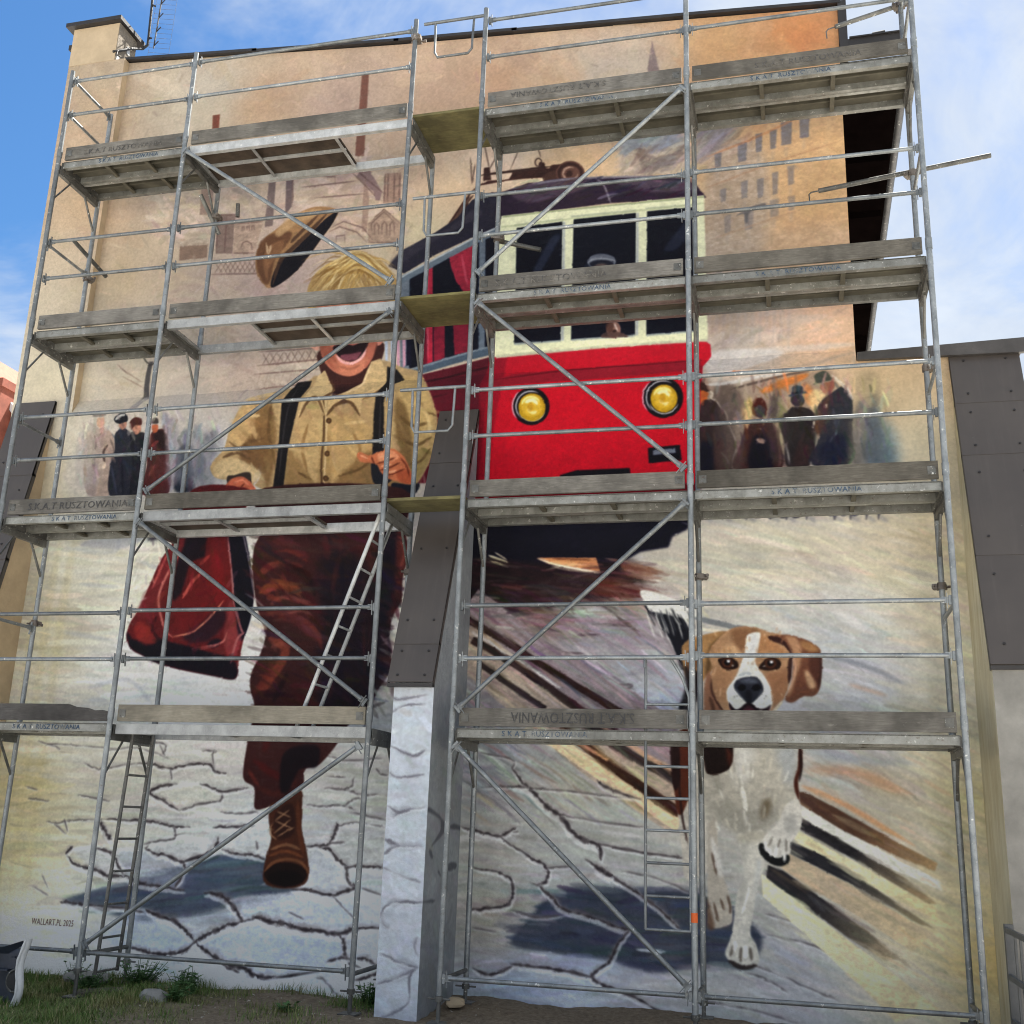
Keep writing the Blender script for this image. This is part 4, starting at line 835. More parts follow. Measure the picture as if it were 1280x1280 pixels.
P([(228,796),(250,780),(276,760),(282,776),(262,800),(240,802)], (44,24,40), 4, .85); C.ell((268,804), 9, 5, (24,16,34), 2.5, .9, -.4)
for pts, w, col in (([(226,690),(208,720),(198,750),(206,786),(216,796)],3,(206,130,120)),([(216,796),(240,790),(262,772),(280,750)],2.5,(222,150,120)),([(270,808),(240,812),(276,804),(284,790)],2.5,(196,120,112)),([(284,664),(290,720),(292,756)],2.2,(190,140,140)),([(252,716),(240,728),(228,748)],4,(200,100,90)),([(292,752),(300,782),(304,792)],3,(196,120,120)),([(288,830),(296,800),(306,790)],3,(176,110,110)),
    ([(196,770),(190,786),(200,800)],4,(60,22,30)),([(262,694),(250,706)],4,(170,70,64)),([(300,650),(312,706),(317,742)],2,(150,140,146)),([(210,690),(190,736)],3,(190,96,92))): S(pts, w, col, .75, 1.2)
C.brush(140, (165,668,300,830), 26, 4, 1.9, .14, .4, 72, .5)
P([(276,612),(312,612),(304,640),(284,650)], (100,34,36), 1.2, 1)
# ---- trousers and boot
P([(330,610),(502,610),(506,660),(510,690),(503,724),(502,750),(492,768),(486,795),(490,812),(486,842),(474,860),(462,884),(440,900),(424,926),(400,955),(381,962),(378,986),(352,1000),(320,1012),(318,985),(304,972),(309,930),(318,886),(313,862),(314,842),(326,816),(331,792),(320,752),(316,712),(318,684),(328,660)], (64,33,34), .9, 1, True, .12)
P([(400,700),(440,690),(480,760),(486,800),(484,845),(460,884),(430,905),(400,900),(396,830),(402,770)], (20,20,38), 12, .66); P([(500,660),(509,690),(503,720),(496,740),(490,700)], (92,44,42), 2, .85); P([(478,660),(494,664),(492,740),(478,780),(470,720)], (20,18,38), 4, .8)
for pts, w, col, op in (([(322,720),(344,705),(378,708)],9,(122,60,50),.8),([(324,741),(349,730),(378,740)],11,(134,74,46),.85),([(338,756),(353,747),(389,753)],4,(150,84,76),.8),([(332,768),(371,774),(398,800)],14,(96,46,46),.85),([(336,797),(357,814),(334,854),(322,862)],11,(128,64,50),.85),
    ([(340,676),(364,680),(386,698)],9,(92,42,46),.85),([(344,690),(366,690),(384,702)],5,(130,54,44),.6),([(374,770),(396,790),(402,812)],5,(130,64,50),.6),([(330,775),(350,770)],6,(60,28,34),.7),([(406,668),(410,700)],8,(96,36,40),.55),([(424,664),(426,690)],6,(90,36,40),.5),([(350,700),(384,720),(394,745)],6,(30,16,24),.7),
    ([(352,768),(378,764),(392,772)],3,(176,110,100),.6),([(316,868),(330,850),(342,828)],7,(104,46,40),.7),([(414,740),(424,700),(436,690)],6,(84,44,38),.5),([(498,668),(506,688),(500,712)],4,(140,76,66),.7),([(340,880),(350,860),(360,840)],6,(36,20,26),.7),([(365,870),(370,850)],8,(74,32,34),.5),
    ([(316,950),(350,970),(376,952)],9,(92,26,28),.6),([(322,985),(346,992),(372,975)],7,(84,40,34),.7),([(330,940),(336,920)],8,(86,26,28),.6),([(390,930),(388,955)],6,(96,28,28),.5),([(310,962),(324,984)],4,(120,52,44),.7)): S(pts, w, col, op, 2.5)
P([(356,940),(396,932),(396,958),(374,962),(360,990),(350,985)], (22,14,28), 3, .85)
C.brush(420, (318,660,500,890), 34, 5, .45, .18, .5, 73, .4, [(96,44,40),(60,28,32),(24,20,36)])
for k in range(26):
    x = hr.uniform(410,490); y = hr.uniform(680,860); S([(x,y),(x+hr.uniform(-8,4),y+hr.uniform(30,70))], hr.uniform(2,6), [(52,28,34),(70,36,38),(22,20,40),(34,22,32)][hr.integers(4)], .5, 2)
P([(338,1006),(352,1000),(376,988),(378,1012),(377,1036),(383,1062),(386,1088),(382,1104),(366,1110),(346,1110),(331,1104),(329,1090),(333,1070),(339,1048),(336,1026)], (78,46,34), .9, 1, True, .12)
C.ell((357,1093), 27, 15, (38,24,22), 1.2); C.ell((357,1098), 22, 10, (24,16,18), 2, .8); S([(330,1090),(342,1078),(360,1074),(378,1079),(385,1092)], 4, (126,84,58), .9, 1); S([(338,1062),(358,1056),(376,1062)], 4, (150,110,80), .7, 1.4); S([(336,1070),(358,1064),(380,1072)], 4, (126,76,48), .8, 1.2); S([(346,1012),(344,1040)], 5, (66,36,28), .7, 1.5); S([(372,1000),(374,1040),(380,1070)], 5, (104,62,42), .7, 1.5)
P([(348,1012),(366,1006),(368,1040),(352,1050),(344,1040)], (52,32,28), 2, .8)
for pts in ([(346,1014),(364,1022)],[(362,1012),(344,1026)],[(344,1026),(366,1036)],[(364,1024),(342,1042)],[(346,1046),(368,1034)],[(340,1030),(338,1042),(346,1050)]): S(pts, 1.8, (166,130,100), .85, .6)
# ---- dog
o, s_ = (840,910), 4.13
T = lambda pts: tr(840,910,4.13,pts)
P([(858,1100),(852,1060),(848,1020),(846,990),(842,950),(850,900),(862,850),(880,840),(905,880),(900,1000),(890,1080)], (182,178,170), 1.2, 1, True, .1)
P([(842,925),(864,915),(866,975),(852,1018),(844,1000)], (92,48,34), 1.2, 1); P([(838,930),(848,918),(850,975),(842,985)], (40,22,24), 1.5, .9); S([(846,940),(852,1015),(860,1055)], 2.5, (44,28,28), .9)
P(T([(185,440),(218,455),(232,560),(242,680),(270,780),(300,880),(312,990),(280,1022),(200,1025),(185,900)]), (172,166,156), 1, 1); P(T([(200,560),(240,640),(262,770),(220,720)]), (206,206,204), 3, .8)
for pts in ([(215,900),(230,960),(240,1000)],[(250,880),(270,940)],[(285,860),(300,920),(300,960)],[(205,640),(230,760)]): S(T(pts), 3, (84,66,56), .8, 1); 
P(T([(180,880),(200,940),(220,1030),(186,1030)]), (96,72,58), 3, .8)
P(T([(170,-60),(700,-60),(668,90),(655,180),(642,260),(655,370),(610,385),(545,470),(470,535),(400,552),(340,546),(280,512),(230,462),(175,455)]), (172,169,160), 1, 1, True, .10)
P(T([(190,430),(280,380),(400,420),(520,400),(540,470),(470,530),(400,550),(340,545),(280,510),(230,460)]), (146,144,136), 8, .7); P(T([(470,380),(510,370),(500,440),(460,470)]), (96,84,64), 5, .8); P(T([(540,120),(640,110),(640,240),(600,300)]), (150,158,166), 8, .6); P(T([(320,110),(420,110),(400,260),(330,300)]), (206,206,204), 8, .6)
for k in range(46):
    x, y = hr.uniform(200,630), hr.uniform(120,500); S(T([(x,y),(x+(410-x)*.12,y+55)]), 3, [(216,216,210),(150,148,138),(196,192,180)][hr.integers(3)], .55, 1)
S(T([(360,300),(385,430)]), 6, (226,226,220), .8, 1.5); S(T([(200,230),(260,330)]), 4, (150,148,140), .6, 1.5)
P(T([(170,70),(300,70),(314,150),(296,205),(236,238),(175,222)]), (34,20,18), 1.2, 1); P(T([(280,100),(312,140),(292,200)]), (84,40,28), 3, .8); S(T([(662,80),(660,200),(640,280),(655,372)]), 5, (70,32,22), .95, .8); S(T([(660,95),(668,200),(655,280)]), 3, (30,18,18), .8, .8)
P(T([(340,548),(405,556),(470,530),(478,690),(452,780),(436,850),(420,960),(405,1060),(436,1120),(452,1200),(425,1232),(362,1236),(300,1205),(274,1160),(300,1090),(318,1000),(335,860),(372,780),(362,680)]), (192,190,182), 1, 1, True, .07)
P(T([(350,570),(400,580),(380,700),(390,790),(360,900),(340,960),(350,840),(372,760)]), (160,160,154), 5, .75); P(T([(440,700),(462,690),(440,800),(420,900)]), (166,170,172), 4, .7); P(T([(345,550),(470,535),(470,580),(350,590)]), (168,164,150), 4, .7)
for pts in ([(318,1120),(300,1180)],[(358,1130),(350,1210)],[(402,1130),(412,1200)]): S(T(pts), 4, (96,88,80), .8, 1)
S(T([(290,1200),(360,1236),(440,1225)]), 6, (52,44,44), .9, 1.4); S(T([(400,820),(380,900),(360,960)]), 3, (226,226,222), .7, 1); S(T([(330,1100),(320,1150)]), 5, (226,226,222), .7); S(T([(380,1120),(378,1190)]), 6, (226,226,222), .7)
P(T([(590,395),(650,368),(670,450),(668,500),(640,560),(612,590),(600,660),(520,665),(462,600),(480,555),(545,490)]), (196,194,188), 1, 1, True, .08); P(T([(450,600),(475,600),(500,650),(545,668),(600,655),(604,690),(560,714),(500,695),(455,645)]), (30,32,34), 1, 1)
for pts in ([(500,620),(510,660)],[(545,600),(530,665)],[(582,650),(580,690)],[(480,590),(490,640)]): S(T(pts), 4, (226,226,222), .9, .8)
for pts in ([(520,560),(500,610)],[(560,570),(545,620)],[(590,570),(590,640)]): S(T(pts), 3, (110,104,96), .7, 1)
P(T([(580,460),(640,450),(630,540),(590,540)]), (150,150,148), 5, .6)
# tail and back
P([(806,756),(840,764),(862,786),(864,830),(852,836),(838,800),(822,778)], (28,30,40), 1.2, 1); P([(800,739),(822,741),(845,750),(870,762),(866,774),(832,768),(812,762)], (210,210,206), 1.2, 1)
for k in range(26): x = hr.uniform(806,860); S([(x,760+hr.uniform(0,8)),(x+10,778+hr.uniform(0,22))], 2, [(24,26,34),(216,216,212),(60,62,70)][hr.integers(3)], .75, .7)
S([(812,762),(838,808),(854,836)], 3, (140,132,136), .8); S([(866,772),(910,782),(955,792)], 7, (96,104,112), .7, 1.2); S([(872,786),(905,790)], 4, (226,216,196), .8)
D = lambda pts: tr(840,770,6.4,pts)
P(D([(80,260),(130,190),(260,150),(430,120),(450,190),(390,270),(330,420),(280,480),(200,560),(120,500),(90,400)]), (160,124,84), 1, 1, True, .12); P(D([(300,250),(430,140),(400,210),(330,300),(310,420),(270,470)]), (92,70,46), 3, .85); P(D([(100,400),(200,440),(230,520),(180,720),(60,750),(110,560)]), (34,30,36), 2, .9); P(D([(120,290),(200,260),(230,380),(130,440)]), (110,80,60), 3, .8)
P(D([(270,480),(330,480),(400,720),(420,790),(260,790)]), (140,100,78), 2, .95); S(D([(320,500),(320,600),(380,720),(420,770)]), 3, (70,46,40), .9); S(D([(300,640),(330,740),(320,780)]), 5, (80,54,44), .7)
P(D([(290,300),(370,180),(480,100),(620,84),(760,120),(900,170),(950,260),(945,430),(930,560),(880,690),(810,770),(760,830),(480,830),(420,760),(350,640),(318,500),(320,400)]), (170,134,102), 1, 1, True, .10)
P(D([(480,110),(620,95),(700,120),(620,160),(590,250),(560,290),(500,220),(480,180)]), (128,92,66), 4, .8); P(D([(700,150),(780,170),(860,240),(900,300),(760,280),(690,290)]), (176,128,88), 4, .8); P(D([(740,470),(860,440),(930,420),(925,560),(870,680),(810,700),(800,600)]), (150,106,78), 5, .75); P(D([(320,420),(420,430),(500,480),(440,560),(430,680),(360,640)]), (162,122,90), 5, .7)
P(D([(380,280),(470,230),(540,280),(560,320),(400,330)]), (204,168,130), 4, .7)
P(D([(765,165),(900,150),(1000,165),(1120,215),(1190,280),(1196,400),(1180,580),(1130,640),(1050,642),(970,694),(905,672),(950,560),(972,420),(960,300),(900,225),(830,190)]), (116,76,58), 1, 1, True, .12)
P(D([(770,165),(850,170),(930,240),(965,320),(955,420),(945,300),(880,230),(800,200)]), (60,36,34), 1.5, .95); P(D([(930,360),(966,340),(960,470),(930,540)]), (56,34,32), 1.5, .9); P(D([(900,165),(1000,180),(1040,300),(1000,460),(960,600),(920,650),(980,470),(975,320),(930,210)]), (190,150,116), 3, .8); P(D([(1030,200),(1120,220),(1180,280),(1120,290),(1050,260)]), (168,128,86), 3, .8)
P(D([(1060,450),(1090,440),(1150,540),(1130,590),(1090,560)]), (206,172,136), 3, .8); P(D([(1100,320),(1190,320),(1178,560),(1150,520),(1100,430)]), (84,52,44), 3, .7); S(D([(975,320),(985,450),(930,620)]), 3, (216,176,146), .7); S(D([(1180,300),(1190,420),(1172,590)]), 3, (60,40,38), .7)
P(D([(598,165),(640,135),(705,135),(700,200),(680,300),(665,370),(700,430),(750,500),(790,580),(804,680),(785,740),(740,800),(520,800),(455,710),(436,620),(450,570),(520,470),(545,390),(580,300),(590,220)]), (222,222,217), 1.2, 1, True, .05)
P(D([(560,400),(640,370),(690,440),(740,500),(610,470),(530,500)]), (206,206,198), 4, .7); P(D([(640,170),(680,150),(670,260),(630,300)]), (188,186,190), 4, .6); P(D([(470,640),(560,660),(600,700),(540,750),(480,730)]), (190,190,182), 4, .7); P(D([(680,680),(790,640),(780,740),(700,750)]), (206,204,198), 4, .6); S(D([(530,480),(590,460),(640,465)]), 4, (160,168,176), .6, 1.5)
for k in range(90):
    x, y = hr.uniform(330,920), hr.uniform(120,640)
    if 430 < x < 800 and y > 440: continue
    S(D([(x,y),(x+(x-640)*.06,y+hr.uniform(15,50)*(1 if y > 330 else -1))]), 1.6, [(214,176,134),(150,102,64),(196,150,108),(226,196,160)][hr.integers(4)], .5, .7)
P(D([(495,565),(515,515),(560,495),(620,488),(690,500),(728,560),(728,605),(690,650),(650,690),(610,702),(575,670),(520,610)]), (48,50,60), .9, 1, True, .06); C.ell(D([(558,572)])[0], 5, 4, (16,16,22), .8); C.ell(D([(676,574)])[0], 5.4, 4.2, (16,16,22), .8)
P(D([(540,520),(610,500),(690,520),(660,540),(590,535)]), (106,112,126), 2.5, .8); P(D([(590,600),(630,600),(640,690),(610,700),(585,650)]), (28,28,36), 2, .8); S(D([(505,580),(530,615),(570,660)]), 2, (96,100,110), .6); S(D([(722,590),(690,640)]), 2, (96,100,110), .6)
P(D([(450,690),(500,750),(545,742),(580,712),(620,700),(665,722),(700,745),(760,738),(790,715),(770,770),(740,800),(640,860),(560,860),(490,800)]), (66,34,44), 1, 1, True, .08); P(D([(560,760),(640,750),(680,790),(640,850),(580,850)]), (120,66,80), 3, .7); S(D([(452,690),(490,748),(540,755),(610,702),(680,745),(740,752),(792,712)]), 3, (26,20,26), .9, .8)
P(D([(685,760),(725,755),(720,785),(690,785)]), (214,206,200), 1, .9); S(D([(610,700),(612,690)]), 2.5, (26,22,28))
P(D([(420,770),(470,780),(560,880),(680,880),(770,800),(800,780),(760,900),(500,900)]), (196,180,156), 2, .9)
for (ex, ey) in ((448,376), (792,382)):
    P(D([(ex-78,ey-22),(ex-40,ey-48),(ex+20,ey-48),(ex+72,ey-14),(ex+80,ey+34),(ex+20,ey+54),(ex-46,ey+38)]) if ex < 600 else D([(ex-95,ey+28),(ex-60,ey-22),(ex-10,ey-48),(ex+50,ey-42),(ex+82,ey-4),(ex+60,ey+36),(ex-10,ey+54),(ex-62,ey+50)]), (44,28,24), 1, 1)
    C.ell(D([(ex-4,ey-2)])[0], 7.2, 6.4, (84,48,32), .9); C.ell(D([(ex-4,ey-4)])[0], 4, 3.6, (16,12,14), .8); C.ell(D([(ex+4,ey-14)])[0], 2.2, 1.8, (240,240,244), .5); S(D([(ex+30 if ex < 600 else ex-60,ey+18),(ex+46 if ex < 600 else ex-44,ey+24)]), 2.2, (220,214,208), .9)
S(D([(370,330),(450,312),(530,330)]), 3, (226,186,146), .7, 1.2); S(D([(720,330),(800,308),(880,330)]), 3, (226,190,150), .7, 1.2)
for c_ in ((700,640),(720,630),(750,640),(740,660),(500,650),(520,640)): C.ell(D([c_])[0], .7, .7, (70,70,76), .4)
P(D([(800,780),(860,700),(900,676),(960,700),(1060,650),(1000,740),(900,790)]), (190,190,196), 3, .8); S(D([(800,780),(840,735),(885,680)]), 3, (216,206,176), .8); S(D([(100,690),(60,750)]), 5, (30,30,36), .9)
# ---- small crisp dabs over everything
C.brush(3000, (260,200,1070,640), 6.5, 1.5, lambda c: random.uniform(0, 3.1), .09, .45, 91, .3)
C.brush(3000, (160,640,1040,1240), 8, 1.5, lambda c: random.uniform(0, 3.1), .10, .45, 92, .2)
# ---- hand-made edges, plaster mottling
C.warp(0.9, 12, 300)
mott = vnoise(C.H, C.W, 60, 310, 4); fine = vnoise(C.H, C.W, 4, 320, 2)
C.img *= (1 + 0.11*mott + 0.10*fine)[..., None]
C.img += (vnoise(C.H, C.W, 130, 330, 3)*0.05)[..., None]*np.array([1.0, .9, .55], np.float32)
# saturation and contrast, then the foot painted brighter to offset its weaker light
lum = C.img.mean(2, keepdims=True)
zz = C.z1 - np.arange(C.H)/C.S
sat = np.interp(zz, [5.2, 6.5, 10], [1.0, .80, .86])[:, None, None].astype(np.float32)
C.img = lum + (C.img-lum)*sat
C.img = lum + (C.img-lum)*.92
C.img = (C.img-.5)*1.12 + .49
C.img = np.clip(C.img, 0, 1); C.img *= .84 + .16*np.sqrt(C.img)
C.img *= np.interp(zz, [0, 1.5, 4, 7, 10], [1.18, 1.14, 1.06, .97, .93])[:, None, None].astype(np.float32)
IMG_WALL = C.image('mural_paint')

# ---- the painted buttress: pale stones in front, grey at the side
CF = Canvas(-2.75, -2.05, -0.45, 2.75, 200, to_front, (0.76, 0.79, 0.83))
CF.img *= (1 + .1*vnoise(CF.H, CF.W, 40, 401, 4))[..., None]
C_keep, P, S = C, CF.poly, CF.stroke
CF.brush(700, (466,860,545,1280), 22, 6, .45, .05, .6, 81, .5, [(226,232,240),(170,182,200),(206,216,232),(196,196,196)])
for pts, w in (([(482,1006),(490,1011),(498,1016),(514,1011),(532,1009)],3.4),([(497,1016),(492,1024)],2.4),([(480,1048),(490,1054),(500,1057),(528,1057)],3.2),([(500,1057),(488,1062),(480,1068)],2.4),([(478,1085),(498,1093),(526,1104)],2),([(476,1142),(486,1130),(508,1127),(528,1128)],3.2),([(477,1140),(479,1152),(486,1161)],3),
    ([(474,1192),(498,1202),(522,1209)],3.4),([(520,1209),(502,1220),(472,1230)],3),([(520,1210),(512,1220),(511,1250),(500,1262),(470,1276)],1.8),([(484,895),(506,882),(534,880)],2),([(484,930),(515,945),(532,938)],2),([(486,965),(500,972),(530,968)],1.6),([(523,1170),(519,1182),(523,1196)],1.8),([(482,868),(500,874),(536,868)],1.4)):
    S(pts, w*2.2, (150,152,164), .5, 1.8, wob=.4); S([(x+1,y+w*.7) for x, y in pts], w*.9, (232,236,242), .5, 1.2); S(pts, w*.8, (96,94,104), .8, .9, wob=.5)
CF.warp(2, 12, 402); CF.img *= (1 + .12*vnoise(CF.H, CF.W, 5, 403, 3))[..., None]
IMG_FRONT = CF.image('buttress_front_paint')
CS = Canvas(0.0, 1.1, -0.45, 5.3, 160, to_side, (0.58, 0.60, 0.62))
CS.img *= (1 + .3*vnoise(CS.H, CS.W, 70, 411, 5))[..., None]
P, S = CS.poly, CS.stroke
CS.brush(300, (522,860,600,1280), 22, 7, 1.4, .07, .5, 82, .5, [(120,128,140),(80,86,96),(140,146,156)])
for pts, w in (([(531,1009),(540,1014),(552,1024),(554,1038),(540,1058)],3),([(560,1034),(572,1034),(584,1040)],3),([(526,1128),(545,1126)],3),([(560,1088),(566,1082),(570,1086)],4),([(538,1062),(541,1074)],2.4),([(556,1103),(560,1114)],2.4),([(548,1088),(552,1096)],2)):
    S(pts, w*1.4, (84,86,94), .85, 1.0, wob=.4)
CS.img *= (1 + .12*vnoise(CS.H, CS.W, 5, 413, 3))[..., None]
IMG_SIDE = CS.image('buttress_side_paint')
def mat_paint(name, im):
    t = NT(name)
    ti = t.n.new('ShaderNodeTexImage'); ti.image = im; ti.interpolation = 'Cubic'; ti.extension = 'EXTEND'
    uv = t.n.new('ShaderNodeUVMap'); uv.uv_map = 'paint'
    t.l.new(uv.outputs[0], ti.inputs['Vector'])
    f = t.noise(46, 6, 0.75); g = t.noise(4, 4, 0.6)
    h = t.math('ADD', t.math('MULTIPLY', f, 0.35), t.math('MULTIPLY', g, 0.65))
    return t.out(ti.outputs['Color'], 0.82, 0, h, 0.03, 0.75, 0.25)
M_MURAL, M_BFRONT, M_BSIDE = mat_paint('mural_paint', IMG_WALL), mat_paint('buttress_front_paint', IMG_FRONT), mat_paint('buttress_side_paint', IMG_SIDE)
def paint_uv(me, cv, fn):
    uv = me.uv_layers.new(name='paint')
    for p in me.polygons:
        for li in p.loop_indices:
            a, z = fn(me.vertices[me.loops[li].vertex_index].co)
            uv.data[li].uv = ((a-cv.a0)/(cv.a1-cv.a0), (z-cv.z0)/(cv.z1-cv.z0))
# ------------------------------------------------------------------ ground
GZ = -0.30
def gheight(x, y):
    h = GZ + 0.03*math.sin(x*1.3+.6)*math.cos(y*1.7) + 0.02*math.sin(x*3.7+y*2.9)
    h += 0.07*max(0, min(1, (x+3.2)/1.4)) if x > -3.2 else 0
    return h
mb = MB(); NX, NY = 130, 44
X0, X1, Y0, Y1 = -9.0, 4.0, -1.9, 1.3
gr = random.Random(3)
for j in range(NY+1):
    for i in range(NX+1):
        x = X0+(X1-X0)*i/NX; y = Y0+(Y1-Y0)*j/NY
        e = min(i, NX-i, j, 12)/8
        z = gheight(x, y) + gr.uniform(-.012, .012)
        mb.v.append((x, y, GZ-0.02 + (z-GZ+0.02)*min(1, e)))
mb.f = [(j*(NX+1)+i, j*(NX+1)+i+1, (j+1)*(NX+1)+i+1, (j+1)*(NX+1)+i) for j in range(NY) for i in range(NX)]
mb.sm = [True]*len(mb.f)
t = NT('soil_and_turf')
big = t.noise(1.3, 5, 0.6); fi = t.noise(22, 6, 0.7)
sep = t.n.new('ShaderNodeSeparateXYZ'); t.l.new(t.tc.outputs['Object'], sep.inputs[0])
side = t.rng(t.math('ADD', sep.outputs[0], t.math('MULTIPLY', t.math('SUBTRACT', big, .5), 2.2)), -4.9, -3.9)
soil = t.mix(t.rng(fi, .3, .7), (0.10, 0.076, 0.053), (0.26, 0.21, 0.15))
soil = t.mix(t.rng(t.noise(60, 3, .6), .58, .72, 0, .6), soil, (0.26, 0.23, 0.18))
turf = t.mix(t.rng(fi, .3, .7), (0.06, 0.08, 0.025), (0.13, 0.15, 0.055))
M_GROUND = t.out(t.mix(side, turf, soil), 0.95, 0, fi, 0.02, 0.8, 0.2)
ground = obj('ground', mb, M_GROUND); ground['kind'] = 'structure'
mb = MB().add([(-160, -160, GZ-.06), (160, -160, GZ-.06), (160, 160, GZ-.06), (-160, 160, GZ-.06)], [(0, 1, 2, 3)])
far = obj('pavement', mb, mat_flat('pale_concrete_yard', (0.50, 0.475, 0.43), 0.25, .4, 0.95, 0, .3, .02)); far['kind'] = 'structure'

# ------------------------------------------------------------------ house: gable wall with the mural
house = thing('house', 'tall plastered house whose end wall carries a big mural of a running boy', 'house', (-3.0, 1.1, GZ))
XL, XR, XW = -7.72, 1.45, 2.83
TOP = [(XL, 10.12), (PIL_X, 10.12), (-5.2, 9.97), (-3.4, 9.82), (-2.0, 9.73), (-0.1, 9.61), (XR, 9.50)]
def roofz(x):
    return float(np.interp(x, [q[0] for q in TOP], [q[1] for q in TOP]))
BOT = GZ-0.3
def grid_face(mb, xs, zs, y):
    b = len(mb.v)
    ys = y if callable(y) else (lambda x, z: y)
    for z in zs:
        for x in xs: mb.v.append((x, ys(x, z), z(x) if callable(z) else z))
W_ = []
mb = MB()
def sheet(pts): mb.add(pts, [tuple(range(len(pts)))])
wob = random.Random(5)
xs = list(np.linspace(PIL_X, XR, 34))
sheet([(XL, WALL_Y, BOT), (XR, WALL_Y, BOT), (XR, WALL_Y, LEDGE0), (PIL_X, WALL_Y, LEDGE0), (XL, WALL_Y, LEDGE0)])
sheet([(XR, WALL_Y, BOT), (XW, WALL_Y, BOT), (XW, WALL_Y, 5.50), (XR, WALL_Y, 5.4999)])
lw = [LEDGE1 + wob.uniform(-.006, .006) for _ in xs]
for i in range(len(xs)-1):
    sheet([(xs[i], WALL_Y, LEDGE0), (xs[i+1], WALL_Y, LEDGE0), (xs[i+1], UP_Y, lw[i+1]), (xs[i], UP_Y, lw[i])])
    a, b = xs[i], xs[i+1]
    ta, tb = roofz(a)+wob.uniform(-.012, .012), roofz(b)
    sheet([(a, UP_Y, lw[i]), (b, UP_Y, lw[i+1]), (b, UP_Y, tb), (a, UP_Y, roofz(a))])
sheet([(XL, WALL_Y, LEDGE0), (PIL_X, WALL_Y, LEDGE0), (PIL_X, WALL_Y, 10.12), (XL, WALL_Y, 10.12)])
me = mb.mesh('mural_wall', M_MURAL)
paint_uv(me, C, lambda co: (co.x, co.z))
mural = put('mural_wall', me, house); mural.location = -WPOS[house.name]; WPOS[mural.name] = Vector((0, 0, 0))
mural['label'] = 'end wall painted with a boy running ahead of a red tram beside a beagle'
M_CREAMSIDE = mat_flat('cream_painted_plaster', (0.50, 0.385, 0.25), 0.18, 3, .92, 0, .6, .008)
mb = MB()
mb.add([(PIL_X, WALL_Y, LEDGE0), (PIL_X, UP_Y, LEDGE1), (PIL_X, UP_Y, 10.12), (PIL_X, WALL_Y, 10.12)], [(0, 1, 2, 3)])
mb.add([(XL, WALL_Y, BOT), (XL, 13, BOT), (XL, 13, 9.7), (XL, WALL_Y, 10.12)], [(0, 1, 2, 3)])
mb.add([(XR, WALL_Y, LEDGE0), (XR, UP_Y, LEDGE0), (XR, UP_Y, 5.50), (XR, WALL_Y, 5.50)], [(0, 1, 2, 3)])
mb.add([(XW, WALL_Y, BOT), (XW, 1.55, BOT), (XW, 1.55, 5.50), (XW, WALL_Y, 5.50)], [(0, 1, 2, 3)])
mb.add([(XR, 1.55, BOT), (XW, 1.55, BOT), (XW, 1.55, 5.50), (XR, 1.55, 5.50)], [(0, 1, 2, 3)])
mb.add([(XL, 13, BOT), (XR, 13, BOT), (XR, 13, 8.9), (XL, 13, 9.7)], [(0, 1, 2, 3)])
mb.add([(XL, 1.42, 9.9), (XR, 1.42, 8.9), (XR, 1.42, 9.5), (PIL_X, 1.42, 10.12), (XL, 1.42, 10.12)], [(0, 1, 2, 3, 4)])
mb.add([(PIL_X, UP_Y, 10.115), (XR, UP_Y, 9.495), (XR, 1.42, 9.495), (PIL_X, 1.42, 10.115)], [(0, 1, 2, 3)])
obj('side_walls', mb, M_CREAMSIDE, house)
mb = MB().add([(XR, UP_Y, LEDGE0), (XR, 13, LEDGE0), (XR, 13, 8.9), (XR, 1.42, 8.9), (XR, 1.42, 9.5), (XR, UP_Y, 9.5)], [(0, 1, 2, 3, 4, 5)])
mb.add([(XR, 1.55, BOT), (XR, 13, BOT), (XR, 13, LEDGE0), (XR, 1.55, LEDGE0)], [(0, 1, 2, 3)])
obj('east_wall', mb, mat_flat('dark_brown_boarding', (.045, .035, .03), .3, 3, .9), house)
bpy.context.view_layer.update()
def fix(o):                                        # meshes given in world metres under the house
    o.location = -WPOS[house.name]; WPOS[o.name] = Vector((0, 0, 0)); return o
for o in list(house.children): fix(o)
def hpart(name, mb, mat, parent=None):
    o = obj(name, mb, mat, parent or house, (0, 0, 0)); return o
# roof behind the parapet, eave and gutter on the right
mb = MB()
mb.prism([(XL-.05, 9.86), (2.05, 8.86), (2.05, 8.98), (XL-.05, 9.98)], 1.43, 13.2)
hpart('roof', mb, mat_flat('bitumen_roof', (0.03, 0.03, 0.032), .3, 3, .9))
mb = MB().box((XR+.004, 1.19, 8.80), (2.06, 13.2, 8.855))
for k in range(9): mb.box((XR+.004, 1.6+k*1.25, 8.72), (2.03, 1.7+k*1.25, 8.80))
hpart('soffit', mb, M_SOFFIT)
mb = MB().box((XR+.002, 1.10, 8.86), (2.08, 1.19, 9.06)).box((XR+.10, 1.08, 9.06), (2.06, 1.22, 9.075))
mb.tube([(1.78, 1.14, 9.09), (1.9, 1.14, 9.10)], .035, 8)
hpart('eave_fascia', mb, M_DARKMETAL)
mb = MB(); n = 9
ring = [(math.cos(math.pi+math.pi*k/n)*.05, math.sin(math.pi+math.pi*k/n)*.05) for k in range(n+1)]
for y in (1.14, 13.2):
    for cx, cz in ring: mb.v.append((2.115+cx, y, 8.93+cz))
mb.f = [(k, k+1, n+2+k, n+1+k) for k in range(n)]; mb.sm = [True]*n
gut = hpart('gutter', mb, mat_galv('dark_zinc_gutter', (0.10, .10, .105), (.05, .05, .055)))
for k in range(6): hpart('gutter_bracket', MB().bar((2.06, 1.7+k*1.1, 8.96), (2.17, 1.7+k*1.1, 8.95), .025, .012), M_DARKMETAL, gut)
